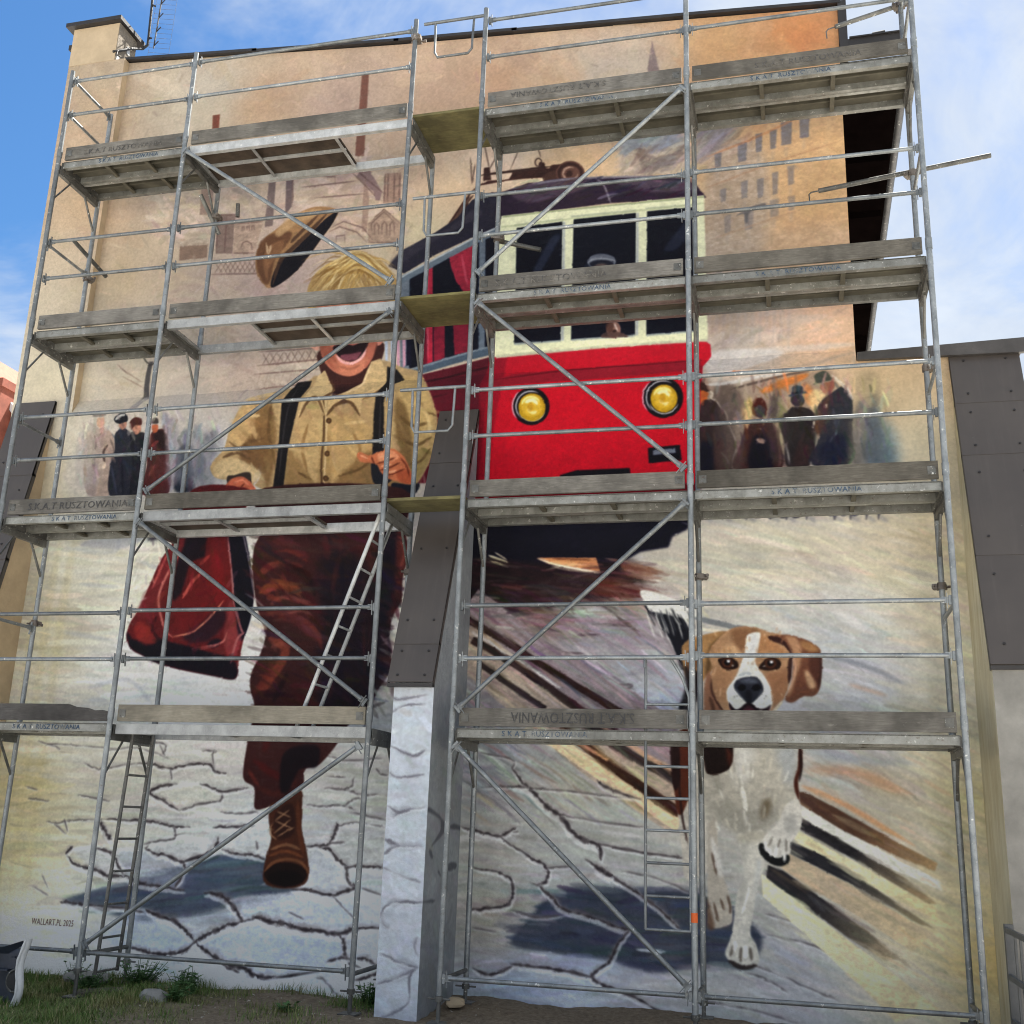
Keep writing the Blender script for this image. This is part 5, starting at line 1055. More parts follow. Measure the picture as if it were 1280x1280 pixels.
# flashing on top of the parapet: overlapping lengths
for i in range(1, len(TOP)-1):
    (xa, za), (xb, zb) = TOP[i], TOP[i+1]
    d = .004*(i % 2)
    hpart('parapet_flashing', MB().prism([(xa-.03, za+.008+d), (xb+.03, zb+.008+d), (xb+.03, zb+.045+d), (xa-.03, za+.045+d)], UP_Y-.055, 1.47), M_DARKMETAL)
hpart('parapet_flashing', MB().box((XR+.002, UP_Y-.05, 8.90), (XR+.085, 1.47, 9.54)), M_DARKMETAL)
hpart('roof_vent', MB().box((-1.75, 2.2, 9.5), (-1.25, 2.9, 10.12)).box((-1.8, 2.15, 10.12), (-1.2, 2.95, 10.17)), M_DARKMETAL)
# chimney with its slab
ch = hpart('chimney', MB().box((XL+.002, WALL_Y+.002, 10.10), (-7.07, 1.42, 10.66)), M_CHIMSIDE)
hpart('plaster_face', MB().box((XL, WALL_Y-.004, 10.118), (-7.075, WALL_Y+.001, 10.655)), M_PLAST, ch)
hpart('chimney_cap', MB().box((-7.80, WALL_Y-.07, 10.66), (-7.02, 1.52, 10.715)), M_DARKMETAL, ch)
hpart('bracket', MB().box((XL-.055, WALL_Y+.01, 10.38), (XL+.001, 1.1, 10.45)), M_DARKMETAL, ch)
hpart('pale_patches', MB().box((-7.0705, 1.07, 10.11), (-7.064, 1.12, 10.2)).box((-7.0705, 1.24, 10.36), (-7.062, 1.3, 10.46)), M_ALU, ch)  # two small pale plates on the chimney's right side
# coping over the low wall on the right, continuing over the right buttress
co_ = hpart('wall_coping', MB().prism([(XR+.003, 5.502), (XW+.05, 5.502), (XW+.05, 5.575), (XR+.003, 5.54)], 1.0, 1.62), M_DARKMETAL)
hpart('drip_edge', MB().prism([(XR+.003, 5.47), (XW+.07, 5.445), (XW+.07, 5.585), (XR+.003, 5.545)], .955, .998), mat_flat('worn_flashing_edge', (.075, .07, .068), .3, 5, .45, .3), co_)
def mat_paleside():  # cream lightened to make up for this side's weaker light; streaks are paint
    t = NT('lightened_cream_paint')
    st = t.noise(4, 5, .7, t.scaled((1, 2.2, .35))); b = t.noise(2, 5, .6); f = t.noise(40, 4, .7)
    c = t.mix(t.rng(st, .3, .7), (.50, .42, .24), (.70, .66, .50)); c = t.mix(t.rng(b, .5, .75, 0, .5), c, (.40, .36, .24))
    return t.out(c, .9, 0, f, .01, .6)
M_PALESIDE = mat_paleside()
# ---- three buttresses with sheet cladding
def buttress(x0, x1, ytop, ztop, ybot, zbot, body_x0, body_x1, seams, mats, label, over=.05, screws=None):
    b = hpart('buttress', MB(), None); b.data.materials.clear()
    mb = MB(); yf = ybot+over
    poly = [(WALL_Y+.001, BOT), (yf, BOT), (yf, zbot-.02), (WALL_Y+.001, ztop-.03)]
    mb.prism(poly, body_x0, body_x1, 'x')
    me = mb.mesh('buttress', None)
    for m_ in mats: me.materials.append(m_)
    for p in me.polygons:
        nx, ny = p.normal.x, p.normal.y
        p.material_index = 0 if ny < -.9 else (1 if nx > .9 else (2 if nx < -.9 else 1))
    b.data = me; b['label'] = label
    d = Vector((0, ybot-ytop, zbot-ztop)); L = d.length; d.normalize(); nrm = Vector((0, d.z, -d.y))
    if nrm.y > 0: nrm = -nrm
    cuts = [0]+list(seams)+[1]
    scr = MB()
    for i in range(len(cuts)-1):
        ta, tb = cuts[i]*L, cuts[i+1]*L
        off = .011*(len(cuts)-2-i)/max(1, len(cuts)-2)
        top = Vector((0, ytop, ztop))
        p0 = top+d*(ta-(.0 if i == 0 else .03)); p1 = top+d*(tb-.002)
        v = []
        for q in (p0, p1):
            for x in (x0, x1):
                for h in (off+.014, off+.002 if i else .002): v.append((x, q.y+nrm.y*h, q.z+nrm.z*h))
        pm = MB().add(v, [(0,2,6,4),(1,5,7,3),(0,4,5,1),(2,3,7,6),(0,1,3,2),(4,6,7,5)])
        # turned-down edges at both sides
        for x in (x0, x1):
            a = [Vector((x, p0.y, p0.z))+nrm*(off+.013), Vector((x, p1.y, p1.z))+nrm*(off+.013)]
            a += [a[1]-nrm*.06, a[0]-nrm*.06]
            pm.add([tuple(q) for q in a]+[(q.x+(.004 if x == x0 else -.004), q.y, q.z) for q in a], [(0,1,2,3),(7,6,5,4),(0,4,5,1),(2,6,7,3)])
        pan = hpart('cladding_panel', pm, M_CLAD, b)
        for f in ((.14, .5, .88) if (tb-ta) > 1.2 else (.18, .82)):
            for sx in (.2, .8):
                q = top+d*(ta+(tb-ta)*f)+nrm*(off+.014)
                x = x0+(x1-x0)*sx
                scr.tube([(x, q.y, q.z), (x, q.y+nrm.y*.008, q.z+nrm.z*.008)], .011, 8)
    s_ = hpart('screws', scr, M_SCREW, b); s_['kind'] = 'stuff'
    e = top+d*L
    hpart('lower_edge', MB().box((x0, e.y-.012, e.z-.035), (x1, e.y+.05, e.z-.004)), M_DARKMETAL, b)
    return b
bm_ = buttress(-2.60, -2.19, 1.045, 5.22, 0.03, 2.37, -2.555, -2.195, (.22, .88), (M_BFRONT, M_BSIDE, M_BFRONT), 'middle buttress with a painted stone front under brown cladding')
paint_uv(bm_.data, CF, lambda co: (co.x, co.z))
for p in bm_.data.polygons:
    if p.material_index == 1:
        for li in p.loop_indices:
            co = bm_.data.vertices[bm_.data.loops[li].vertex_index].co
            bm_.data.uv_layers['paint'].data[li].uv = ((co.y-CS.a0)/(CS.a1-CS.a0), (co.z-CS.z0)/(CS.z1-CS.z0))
br_ = buttress(2.25, 2.84, 1.045, 5.50, 0.115, 2.53, 2.262, 2.80, (.19, .37, .69), (M_CONC, M_CONC, M_PALESIDE), 'right buttress of bare grey render with brown cladding', .01)
bl_ = buttress(-7.66, -7.14, 1.045, 5.62, 0.45, 2.80, -7.64, -7.165, (.33, .68), (M_CREAMSIDE, M_CREAMSIDE, M_CREAMSIDE), 'left buttress with brown cladding behind the scaffold end')
# signature
def text_mesh(s_, size, name, mat, depth=.0015, shear=0.):
    cu = bpy.data.curves.new(name, 'FONT'); cu.body = s_; cu.size = size; cu.extrude = depth; cu.resolution_u = 2; cu.align_x = 'LEFT'; cu.shear = shear
    cu.space_character = 1.06
    o = bpy.data.objects.new(name, cu); COL.objects.link(o)
    bpy.context.view_layer.update()
    me = bpy.data.meshes.new_from_object(o.evaluated_get(bpy.context.evaluated_depsgraph_get()))
    bpy.data.objects.remove(o); me.name = name
    me.materials.clear(); me.materials.append(mat)
    return me
sg = put('lettering', text_mesh('WALLART.PL 2025', .075, 'signature', mat_flat('thin_red_paint', (.24, .15, .135), .3, 30)), mural, (-6.52, WALL_Y-.003, .135), (math.pi/2, 0, 0))
sg.scale = (.74, 1.1, 1)

# ------------------------------------------------------------------ scaffolds
LV = {1: 2.0, 2: 4.0, 3: 6.0, 4: 8.0}
FR, BK = 0.0, 0.74
R1, R2 = .586, 1.021
def standard_mesh(z0, z1):
    mb = MB(); r = .0245
    mb.tube([(0, 0, 0), (0, 0, z1-z0)], r, 12)
    for k in (1, 2, 3, 4):
        z = LV[k]-z0+.13
        if 0.2 < z < z1-z0-.1: mb.tube([(0, 0, z-.10), (0, 0, z)], .029, 12)       # sleeve at each lift
    return mb.mesh('standard', M_STEEL)
def jack_mesh(h):
    return MB().tube([(0, 0, 0), (0, 0, h)], .017, 10).tube([(0, 0, h-.05), (0, 0, h-.01)], .034, 8).box((-.075, -.075, -.012), (.075, .075, 0)).tube([(-.09, 0, h-.03), (.09, 0, h-.03)], .008, 6).mesh('base_jack', M_STEEL_OLD)
def rail(root, name, p, q, r=.0185, mat=None, flat=True):
    p, q = Vector(p), Vector(q); L = (q-p).length
    key = ('rail', round(L, 2), r, (mat or M_STEEL).name, flat)
    def make():
        mb = MB().tube([(.05, 0, 0), (L-.05, 0, 0)], r, 10)
        if flat:
            for a, b in ((0, .075), (L-.075, L)): mb.box((a, -.007, -.024), (b, .007, .024))
            for e, s_ in ((0, 1), (L, -1)): mb.box((min(e, e+s_*.022), -.016, -.040), (max(e, e+s_*.022), .016, .034)).bar((e+s_*.034, -.012, .055), (e+s_*.034, .004, -.07), .006, .016)
        else: mb.tube([(0, 0, 0), (.06, 0, 0)], r, 10).tube([(L-.06, 0, 0), (L, 0, 0)], r, 10)
        return mb.mesh(name, mat or M_STEEL)
    o = put(name, shared(key, make), root, p)
    d = (q-p).normalized()
    o.rotation_euler = (0, -math.asin(max(-1, min(1, d.z)))+wobt.uniform(-.003, .003), math.atan2(d.y, d.x))
    return o
def hrail(root, x0, x1, z, y=.032, name='guard_rail'):
    o = rail(root, name, (x0+.022, y, z), (x1-.022, y, z))
    return o
TXT = {}
def lettering(parent, s_, size, mat, loc, flip=False, sx=1.0):
    key = (s_, size, mat.name)
    if key not in TXT: TXT[key] = text_mesh(s_, size, 'lettering', mat)
    o = put('lettering', TXT[key], parent, loc, (math.pi/2, math.pi if flip else 0, 0))
    o.scale = (sx, 1, 1)
    return o
def frame(root, x, ztop_f, ztop_b, levels, zf=-.08):
    for y, zt in ((FR, ztop_f), (BK, ztop_b)):
        put('standard', shared(('std', round(zf, 2), round(zt, 2)), lambda: standard_mesh(zf, zt)), root, (x, y, zf))
        g = gheight(x, y)
        put('base_jack', shared(('jack', round(zf-g, 2)), lambda: jack_mesh(zf-g)), root, (x, y, g+.012))
    for k in levels:
        put('transom', shared('transom', lambda: MB().box((-.022, .025, -.155), (.022, BK-.025, -.10)).box((-.03, .03, -.10), (-.022, BK-.03, -.02)).box((.022, .03, -.10), (.03, BK-.03, -.02)).mesh('transom', M_STEEL_OLD)), root, (x, FR, LV[k]))
        put('gusset', shared('gusset', lambda: MB().tube([(0, .50, -.15), (0, BK-.01, -.47)], .013, 8).mesh('gusset', M_STEEL_OLD)), root, (x, FR, LV[k]))
        put('gusset', shared('gusset2', lambda: MB().tube([(0, .24, -.15), (0, .01, -.47)], .010, 8).mesh('gusset', M_STEEL_OLD)), root, (x, FR, LV[k]))
    put('base_bar', shared('basebar', lambda: MB().tube([(0, .025, 0), (0, BK-.025, 0)], .019, 10).mesh('base_bar', M_STEEL_OLD)), root, (x, FR, .03))
def steel_deck(root, x0, x1, h, stamp=None):
    """two narrow steel planks side by side, each a sheet with rails, ribs and end caps"""
    L = x1-x0-.07; xa = x0+.035
    for j, (ya, yb) in enumerate(((.045, .365), (.375, .695))):
        pl = put('deck_plank', shared(('plank', round(L, 2)), lambda: MB().box((0, 0, -.018), (L, .32, -.008)).box((0, .15, -.045), (L, .17, -.0181)).mesh('deck_plank', M_DECK)), root, (xa, ya, h))
        for yy in (0, .29):
            put('deck_rail', shared(('drail', round(L, 2)), lambda: MB().box((0, 0, -.082), (L, .028, -.006)).box((0, .028, -.082), (L, .05, -.074)).mesh('deck_rail', M_DECKRAIL)), pl, (xa, ya+yy if yy == 0 else ya+.292, h))
        for f in (.33, .66):
            put('deck_rib', shared('drib', lambda: MB().box((-.02, .051, -.07), (.02, .291, -.0455)).box((-.02, .051, -.045), (-.014, .149, -.0185)).box((-.02, .171, -.045), (-.014, .291, -.0185)).mesh('deck_rib', M_DECK)), pl, (xa+L*f, ya, h))
        for e in (0, L): put('end_cap', shared('dcap', lambda: MB().box((-.012, .002, -.088), (.012, .318, -.009)).mesh('end_cap', M_STEEL_OLD)), pl, (xa+e, ya, h))
        if j == 0 and stamp is not None: lettering(pl, 'S K A T  RUSZTOWANIA', .062, M_INKB, (xa+L*stamp, ya-.003, h-.066), False, 1.0)
def hatch_deck(root, x0, x1, h, hole=None):
    L = x1-x0-.07; xa = x0+.035
    a, b = 0, L
    if hole == 'right': b = L-.80
    if hole == 'left': a = .87
    pl = put('hatch_deck', MB().box((a, .03, -.03), (b, .618, -.012)).mesh('hatch_deck', M_PLY), root, (xa, .045, h))
    for yy in (0, .62): put('deck_rail', shared(('hrail', round(L, 2)), lambda: MB().box((0, 0, -.10), (L, .028, -.008)).box((0, .0285, -.10), (L, .048, -.092)).mesh('deck_rail', M_ALU)), pl, (xa, .045+yy, h))
    put('long_bar', MB().box((a, .31, -.062), (b, .335, -.031)).mesh('long_bar', M_ALU), pl, (xa, .045, h))
    xs_ = [a+.01, b-.01]+[a+(b-a)*f for f in (.42,)]
    if hole: xs_.append(L-.012 if hole == 'right' else .012)
    for x in xs_: put('cross_bar', shared('cbar', lambda: MB().box((-.016, .0485, -.072), (.016, .6195, -.0625)).box((-.016, .03, -.0625), (-.008, .3095, -.0305)).box((-.016, .3355, -.0625), (-.008, .619, -.0305)).mesh('cross_bar', M_ALU)), pl, (xa+x, .045, h))
def toe(root, x0, x1, h, mat=None, text=None, tx=.2, flip=False, size=.105, cond=1.0, ink=None):
    L = x1-x0-.10; xa = x0+.05
    mat = mat or M_TOE
    tb = put('toe_board', shared(('toe', round(L, 2), mat.name), lambda: MB().box((0, 0, 0), (L, .028, .15)).mesh('toe_board', mat)), root, (xa, .028, h+.012), (wobt.uniform(-.012, .012), 0, wobt.uniform(-.003, .003)))
    for e in (.05, L-.05): put('board_fitting', shared('toefit', lambda: MB().box((-.032, -.004, .035), (.032, 0, .105)).tube([(-.02, -.009, .05), (-.02, -.003, .05)], .008, 6).tube([(.02, -.009, .09), (.02, -.003, .09)], .008, 6).mesh('board_fitting', M_STEEL_OLD)), tb, (xa+e, .0275, h+.012))
    if text: lettering(tb, text, size, ink or M_INK, (xa+L*tx, .024, h+.012+(.035 if not flip else .115)), flip, cond)
    return tb
wobt = random.Random(8)
BAYL = [-6.76, -5.235, -2.733]
BAYR = [-1.992, 0.0, 2.018]
SK = 'S.K.A.T RUSZTOWANIA'
left = thing('scaffold', 'galvanised frame scaffold with hatch decks in front of the painted boy', 'scaffold', (-4.75, .37, GZ), 'scaffolds on the mural wall')
right = thing('scaffold', 'galvanised frame scaffold in front of the painted tram and dog', 'scaffold', (0, .37, GZ), 'scaffolds on the mural wall')
for x, zb in ((BAYL[0], 9.08), (BAYL[1], 7.98), (BAYL[2], 7.98)): frame(left, x, 9.12, zb, LV)
for x, zb in ((BAYR[0], 7.98), (BAYR[1], 7.98), (BAYR[2], 9.3)): frame(right, x, 9.13 if x != BAYR[1] else 9.3, zb, LV)
for root, xs_ in ((left, BAYL), (right, BAYR)):
    for x0, x1 in zip(xs_, xs_[1:]):
        for k in LV:
            for rr in (R1, R2): hrail(root, x0, x1, LV[k]+rr+wobt.uniform(-.012, .012))
        hrail(root, x0, x1, .05, .0, 'ledger')
for k in LV:                                        # left decks: short steel bay, long hatch bay
    steel_deck(left, BAYL[0], BAYL[1], LV[k], {4: .30, 2: .36, 1: .30}.get(k))
    hatch_deck(left, BAYL[1], BAYL[2], LV[k], {4: 'right', 3: 'left', 2: 'right', 1: 'left'}[k])
    steel_deck(right, BAYR[0], BAYR[1], LV[k], {4: .28, 3: .28, 1: .2}.get(k))
    steel_deck(right, BAYR[1], BAYR[2], LV[k], {4: .28, 3: .28, 2: .32}.get(k))
toe(left, BAYL[0], BAYL[1], LV[4], None, SK, .16, False, .085); toe(left, BAYL[1], BAYL[2], LV[4])
toe(left, BAYL[0], BAYL[1], LV[3]); toe(left, BAYL[1], BAYL[2], LV[3])
toe(left, BAYL[0], BAYL[1], LV[2], None, SK, .16, False, .10, 1.0, M_INK2); toe(left, BAYL[1], BAYL[2], LV[2])
put('toe_board', MB().prism([(0, 0), (1.43, 0), (1.43, .085), (1.36, .10), (1.28, .095), (1.20, .118), (1.08, .125), (1.0, .15), (.5, .152), (0, .148)], 0, .028).mesh('toe_board', mat_wood('dark_broken_board', (.15, .145, .14), (.075, .07, .068))), left, (BAYL[0]+.05, .028, LV[1]+.012)); toe(left, BAYL[1], BAYL[2], LV[1], M_TOE2)
toe(right, BAYR[0], BAYR[1], LV[4], None, SK, .62, True, .085); toe(right, BAYR[1], BAYR[2], LV[4], None, SK, .30, False, .085)
toe(right, BAYR[0], BAYR[1], LV[3], None, SK, .08, False, .095); toe(right, BAYR[1], BAYR[2], LV[3])
toe(right, BAYR[0], BAYR[1], LV[2]); toe(right, BAYR[1], BAYR[2], LV[2])
toe(right, BAYR[0], BAYR[1], LV[1], None, SK, .78, True, .125, .74, M_INK2); toe(right, BAYR[1], BAYR[2], LV[1])
# zig-zag braces on the outer face
def brace(root, p, q): return rail(root, 'diagonal_brace', (p[0], -.036, p[1]), (q[0], -.036, q[1]), .0205, M_STEEL)
A, B = BAYL[1], BAYL[2]
brace(left, (A+.03, 7.90), (B-.05, 6.16)); brace(left, (B-.04, 5.86), (A+.08, 4.16)); brace(left, (A+.04, 3.88), (B-.03, 2.18)); brace(left, (B-.05, 1.84), (A+.04, .10))
A, B = BAYR[0], BAYR[1]
brace(right, (B-.03, 7.90), (A+.04, 6.16)); brace(right, (A+.05, 5.88), (B-.04, 4.16)); brace(right, (B-.03, 3.88), (A+.04, 2.14)); brace(right, (A+.04, 1.86), (B-.04, .10))
# end guards
def yrail(root, x, z, y0=.02, y1=BK-.02): return rail(root, 'end_guard', (x, y0, z), (x, y1, z), .0165)
for z in (8.59, 9.03, 7.0, 5.0, 3.0): yrail(left, BAYL[0], z)
for z in (8.59, 9.03, 7.0, 5.0, 3.0): yrail(right, BAYR[2], z)
# narrow hand-rail gates that bridge the gap from the right scaffold
for z in (9.07, 7.06, 5.06):
    g = put('gate_rail', shared('gate', lambda: MB().tube([(-.66, 0, 0), (-.02, 0, 0)], .0165, 10).tube([(-.54, 0, 0), (-.53, 0, -.36), (-.50, 0, -.42), (-.18, 0, -.42), (-.14, 0, -.37), (-.13, 0, 0)], .0125, 8).mesh('gate_rail', M_STEEL)), right, (BAYR[0], .02, z))
# couplers
def coupler(root, x, y, z, r=.0):
    return put('coupler', shared('coupler', lambda: MB().tube([(0, 0, -.03), (0, 0, .03)], .037, 10).box((-.03, -.062, -.022), (.03, -.03, .022)).box((.03, -.05, -.02), (.075, .03, .02)).tube([(.055, -.085, 0), (.055, .06, 0)], .009, 6).tube([(.055, -.10, 0), (.055, -.082, 0)], .016, 6).tube([(-.06, -.045, .0), (-.03, -.045, 0)], .012, 6).mesh('coupler', mat_galv('rusty_coupler', (.19, .17, .15), (.09, .07, .06), .2, .3))), root, (x, y, z), (0, 0, r))
for x, z, r in ((BAYR[2], 3.28, 2.8), (BAYR[2], 5.25, 1.0), (BAYR[1], 3.4, .3), (BAYR[2], 7.22, 2.6), (BAYR[2], 9.1, 2.8), (BAYR[0], 6.95, .2)): coupler(right, x, BK, z, r)
for x, z, r in ((BAYL[0], 6.95, 1.0), (BAYL[1], 7.55, .2), (BAYL[0], 3.05, 2.5), (BAYL[2], 3.5, .2), (BAYL[2], 8.9, 1.6)): coupler(left, x, BK if z != 8.9 else 0, z, r)
# wall ties: loose tubes clamped to the inner standards, hooks at the wall end
def tie(root, p, q, hook=True):
    p, q = Vector(p), Vector(q); d = (q-p).normalized()
    mb = MB().tube([(0, 0, 0), tuple(q-p)], .0235, 10)
    if hook: mb.tube([tuple(-d*.0), tuple(-d*.07), tuple(-d*.09+Vector((0, 0, -.02))), tuple(-d*.085+Vector((0, 0, -.10)))], .007, 6)
    return obj('wall_tie', mb, M_STEEL_OLD, root, p)
tie(right, (1.17, .80, 7.17), (2.72, .80, 7.36)); tie(right, (1.40, .80, 8.99), (2.10, .80, 9.16))
tie(left, (-6.83, .52, 7.32), (-6.72, 1.02, 7.12), False); tie(left, (-5.33, .55, 7.74), (-5.20, .80, 7.38), False); tie(left, (-5.02, .82, 7.75), (-5.02, .84, 7.60), False)
tie(right, (-1.98, .80, 6.96), (-1.55, .80, 6.82), False)
# strip of orange tape on the middle standard
put('tape', MB().tube([(0, 0, -.035), (0, 0, .035)], .0262, 12).mesh('tape', M_ORANGE), right, (BAYR[1], 0, .60))

# ---- panels that bridge the gap between the two scaffolds
for z, txt in ((8.0, 'topmost yellow formwork board bridging the gap between the scaffolds'), (6.0, 'yellow formwork board bridging the gap beside the tram window, middle of three'), (4.0, 'lowest yellow formwork board bridging the gap above the brown buttress cladding')):
    w = .64 if z > 5 else .40
    o = put('formwork_board', MB().prism([(0, 0), (w*.485, 0), (w*.49, .006), (w*.495, 0), (w, 0), (w, .027), (0, .027)], -.37, .37, 'x').mesh('formwork_board', M_YEL), None, (-2.363, .045, z+.004))
    tag(o, txt, 'board', 'yellow boards bridging the scaffold gap')

# ---- ladders
def ladder(p0, p1, wvec, n, label, rr=.019, rg=.013, mat=None, tail=None, rung0=.12):
    p0, p1, wv = Vector(p0), Vector(p1), Vector(wvec)
    root = thing('ladder', label, 'ladder', p0, 'ladders on the scaffolds')
    mat = mat or M_ALU
    for k, off in enumerate((Vector((0, 0, 0)), wv)):
        a, b = p0+off, p1+off
        L = b-a
        pts = [(0, 0, 0), tuple(L)]
        if tail and k == 1: pts = [(0, 0, 0), tuple(L*.86), tuple(L*.93+Vector(tail)*.35), tuple(L+Vector(tail))]
        mb = MB().tube(pts, rr, 8)
        if tail and k == 0: mb.tube([tuple(L), tuple(L+Vector((.0, -.03, .035))), tuple(L+Vector((0, -.075, .01))), tuple(L+Vector((0, -.08, -.06)))], rr*.8, 8)
        obj('ladder_rail', mb, mat, root, a)
    d = p1-p0
    key = ('rung', round(wv.length, 3), rg, mat.name)
    for i in range(n):
        c = p0+d*(rung0/d.length + (i/(n-1))*(1-(rung0+(.35 if tail else .1))/d.length))
        o = put('rung', shared(('rungm', label), lambda: MB().tube([(0, 0, 0), tuple(wv)], rg, 8).mesh('rung', mat)), root, c)
    return root
ladder((-5.236, .26, -.16), (-5.15, .26, 1.93), (0.006, .33, 0), 8, 'grey ladder standing in the grass behind a scaffold post, up to the lowest deck', .017, .011, M_STEEL_OLD, None, .02)
ladder((-3.49, .2, 2.0), (-2.80, .2, 4.05), (0.006, .31, 0), 8, 'aluminium ladder leaning across the painted dark trousers', .02, .012, M_ALU)
ladder((-.385, .1, .49), (-.385, .1, 2.56), (.35, 0, 0), 8, 'narrow steel ladder hooked on the rail beside the painted dog', .0125, .0115, M_STEEL, (-.15, -.03, .03), .0)

# ------------------------------------------------------------------ aerial on the chimney
ant = thing('antenna', 'black television aerial on a bent mast beside the chimney', 'antenna', (-7.05, 1.46, 10.25))
AW = (-7.05, 1.46, 10.25)
def aerial(name, paths, r, mat, n=6):
    mb = MB()
    for pth in paths: mb.tube([tuple(Vector(q)-Vector(AW)) for q in pth], r, n)
    return obj(name, mb, mat, ant, AW)
aerial('mast', [[(-7.10, 1.035, 10.23), (-7.05, 1.10, 10.29), (-7.045, 1.3, 10.47), (-7.02, 1.48, 10.60), (-6.985, 1.52, 10.68), (-6.985, 1.52, 10.78), (-7.01, 1.52, 11.42)]], .017, M_BLACKPLASTIC, 8)
aerial('cable', [[(-7.05, 1.15, 10.34), (-7.055, 1.06, 10.26), (-7.05, 1.04, 10.18), (-6.97, 1.09, 10.14), (-6.6, 1.11, 10.11), (-6.1, 1.11, 10.07)]], .008, M_BLACKPLASTIC)
M_ANT = mat_galv('aerial_aluminium', (.16, .165, .17), (.08, .08, .09), .02, .3)
aerial('boom', [[(-6.89, 1.52, 10.62), (-6.86, 1.52, 11.75)]], .009, M_ANT)
for k in range(5): aerial('dipole', [[(-6.885+.006*k, 1.52, 10.66+k*.21), (-6.79+.006*k, 1.46, 10.665+k*.21)], [(-6.885+.006*k, 1.52, 10.66+k*.21), (-6.87+.006*k, 1.50, 10.72+k*.21)]], .007, M_BLACKPLASTIC)
aerial('clamp', [[(-6.99, 1.52, 10.80), (-6.94, 1.52, 10.78)], [(-7.0, 1.52, 11.3), (-6.95, 1.52, 11.27)]], .012, M_BLACKPLASTIC)
aerial('wire_grid', [[(-7.13, 1.75, 10.7+k*.075), (-6.80, 1.72, 10.60+k*.075)] for k in range(15)]+[[(-7.13, 1.75, 10.7), (-7.11, 1.75, 11.85)], [(-6.80, 1.72, 10.6), (-6.78, 1.72, 11.75)]], .0022, M_ANT, 4)
# ------------------------------------------------------------------ small things at the foot of the wall
M_WHITE = mat_flat('scuffed_white_paint', (.62, .63, .64), .1, 6, .4, 0, .1)
M_NAVY = mat_flat('dark_plastic_inside', (.025, .032, .05), .4, 8, .55, 0, .2)
bump = thing('car_bumper', 'torn off white car bumper lying on its end in the grass, dark inside showing', 'car part', (-5.50, -.62, GZ))
bx, by = -5.50, -.62
# the dark inside faces the yard; the white outer skin shows at the bent right-hand rim
def strip(prof, name, mat, zt=0.0, jag=0.0):
    r = random.Random(4); mb = MB(); n_ = len(prof); K = 10
    for k in range(K+1):
        z = k/K
        for i, (x, y) in enumerate(prof):
            sw = .022*math.sin(z*7.5)-.04*(1-z)**2
            top = zt + (r.uniform(-jag, jag) if k == K else 0)
            mb.v.append((x+sw*(1 if x > 0 else .4), y, -.02+z*(.46+.06*max(0, x/.17))+(top if k == K else 0)))
    mb.f = [(k*n_+i, k*n_+i+1, (k+1)*n_+i+1, (k+1)*n_+i) for k in range(K) for i in range(n_-1)]; mb.sm = [True]*len(mb.f)
    o = obj(name, mb, mat, bump, (bx, by, GZ)); return mb
sk_ = strip([(.150, .0), (.168, .008), (.178, .022), (.180, .045), (.165, .06), (.13, .075), (.10, .08)], 'outer_skin', M_WHITE)
strip([(-.8, .22), (-.4, .20), (-.1, .16), (.04, .11), (.10, .06), (.147, .004)], 'inner_side', M_NAVY, -.03, .03)
n_ = 7
edge = [Vector(sk_.v[k*n_]) for k in range(11)]
obj('torn_edge', MB().tube([tuple(e+Vector((-.004, -.004, 0))) for e in edge], [.006, .010, .007, .011, .006, .009, .007, .013, .010, .014, .006], 7), M_WHITE, bump, (bx, by, GZ))
obj('lamp_socket', MB().tube([(.06+.075*math.cos(a), -.02+.10, .17+.085*math.sin(a)) for a in np.linspace(0, 2*math.pi, 18)], .011, 7), M_STEEL_OLD, bump, (bx, by, GZ))
obj('socket_hole', MB().tube([(.06, .06, .17), (.06, .10, .17)], .066, 14), M_BLACKPLASTIC, bump, (bx, by, GZ))
obj('crossbar', MB().bar((-.6, .14, .235), (-.02, .10, .245), .05, .012).box((.02, .04, .345), (.06, .06, .36)), M_NAVY, bump, (bx, by, GZ))
obj('torn_top', MB().add([(-.7, .14, .40), (-.3, .12, .38), (-.1, .10, .42), (.13, .02, .485), (.12, .06, .45), (-.1, .15, .36), (-.7, .2, .34)], [(0, 1, 2, 3, 4, 5, 6)]), M_NAVY, bump, (bx, by, GZ))
pl = obj('timber_board', MB().prism([(-.40, 0), (.36, .02), (.36, .055), (-.40, .035)], -.11, .11), mat_wood('wet_grey_board', (.16, .145, .12), (.08, .07, .06)), None, (-4.93, .30, GZ+.0))
pl.rotation_euler = (0, -.02, .55)
tag(pl, 'weathered timber board lying in the grass under the ladder foot', 'board')
import bmesh
def stone(loc, s_, seed, label, mat):
    bm = bmesh.new(); bmesh.ops.create_icosphere(bm, subdivisions=2, radius=1)
    r = random.Random(seed)
    for v in bm.verts: v.co *= r.uniform(.78, 1.12); v.co.x *= s_[0]; v.co.y *= s_[1]; v.co.z = max(v.co.z, -.4)*s_[2]
    me = bpy.data.meshes.new('stone'); bm.to_mesh(me); bm.free(); me.materials.append(mat)
    return tag(put('stone', me, None, loc), label, 'stone')
stone((-4.42, -.12, GZ+.045), (.14, .10, .085), 2, 'pale lump of broken concrete in the weeds by the wall', M_CONC)
stone((-5.55, .62, GZ+.05), (.24, .13, .075), 4, 'low grey stone half sunk in the grass against the cream wall', M_CONC)
stone((-5.02, .80, GZ+.03), (.10, .08, .07), 6, 'small grey stone at the wall behind the ladder', M_CONC)
stone((-2.02, .55, GZ+.09), (.09, .09, .06), 7, 'crumbled white plaster lump at the foot of the dark buttress side', M_PLAST)
dr = random.Random(12); mb = MB()
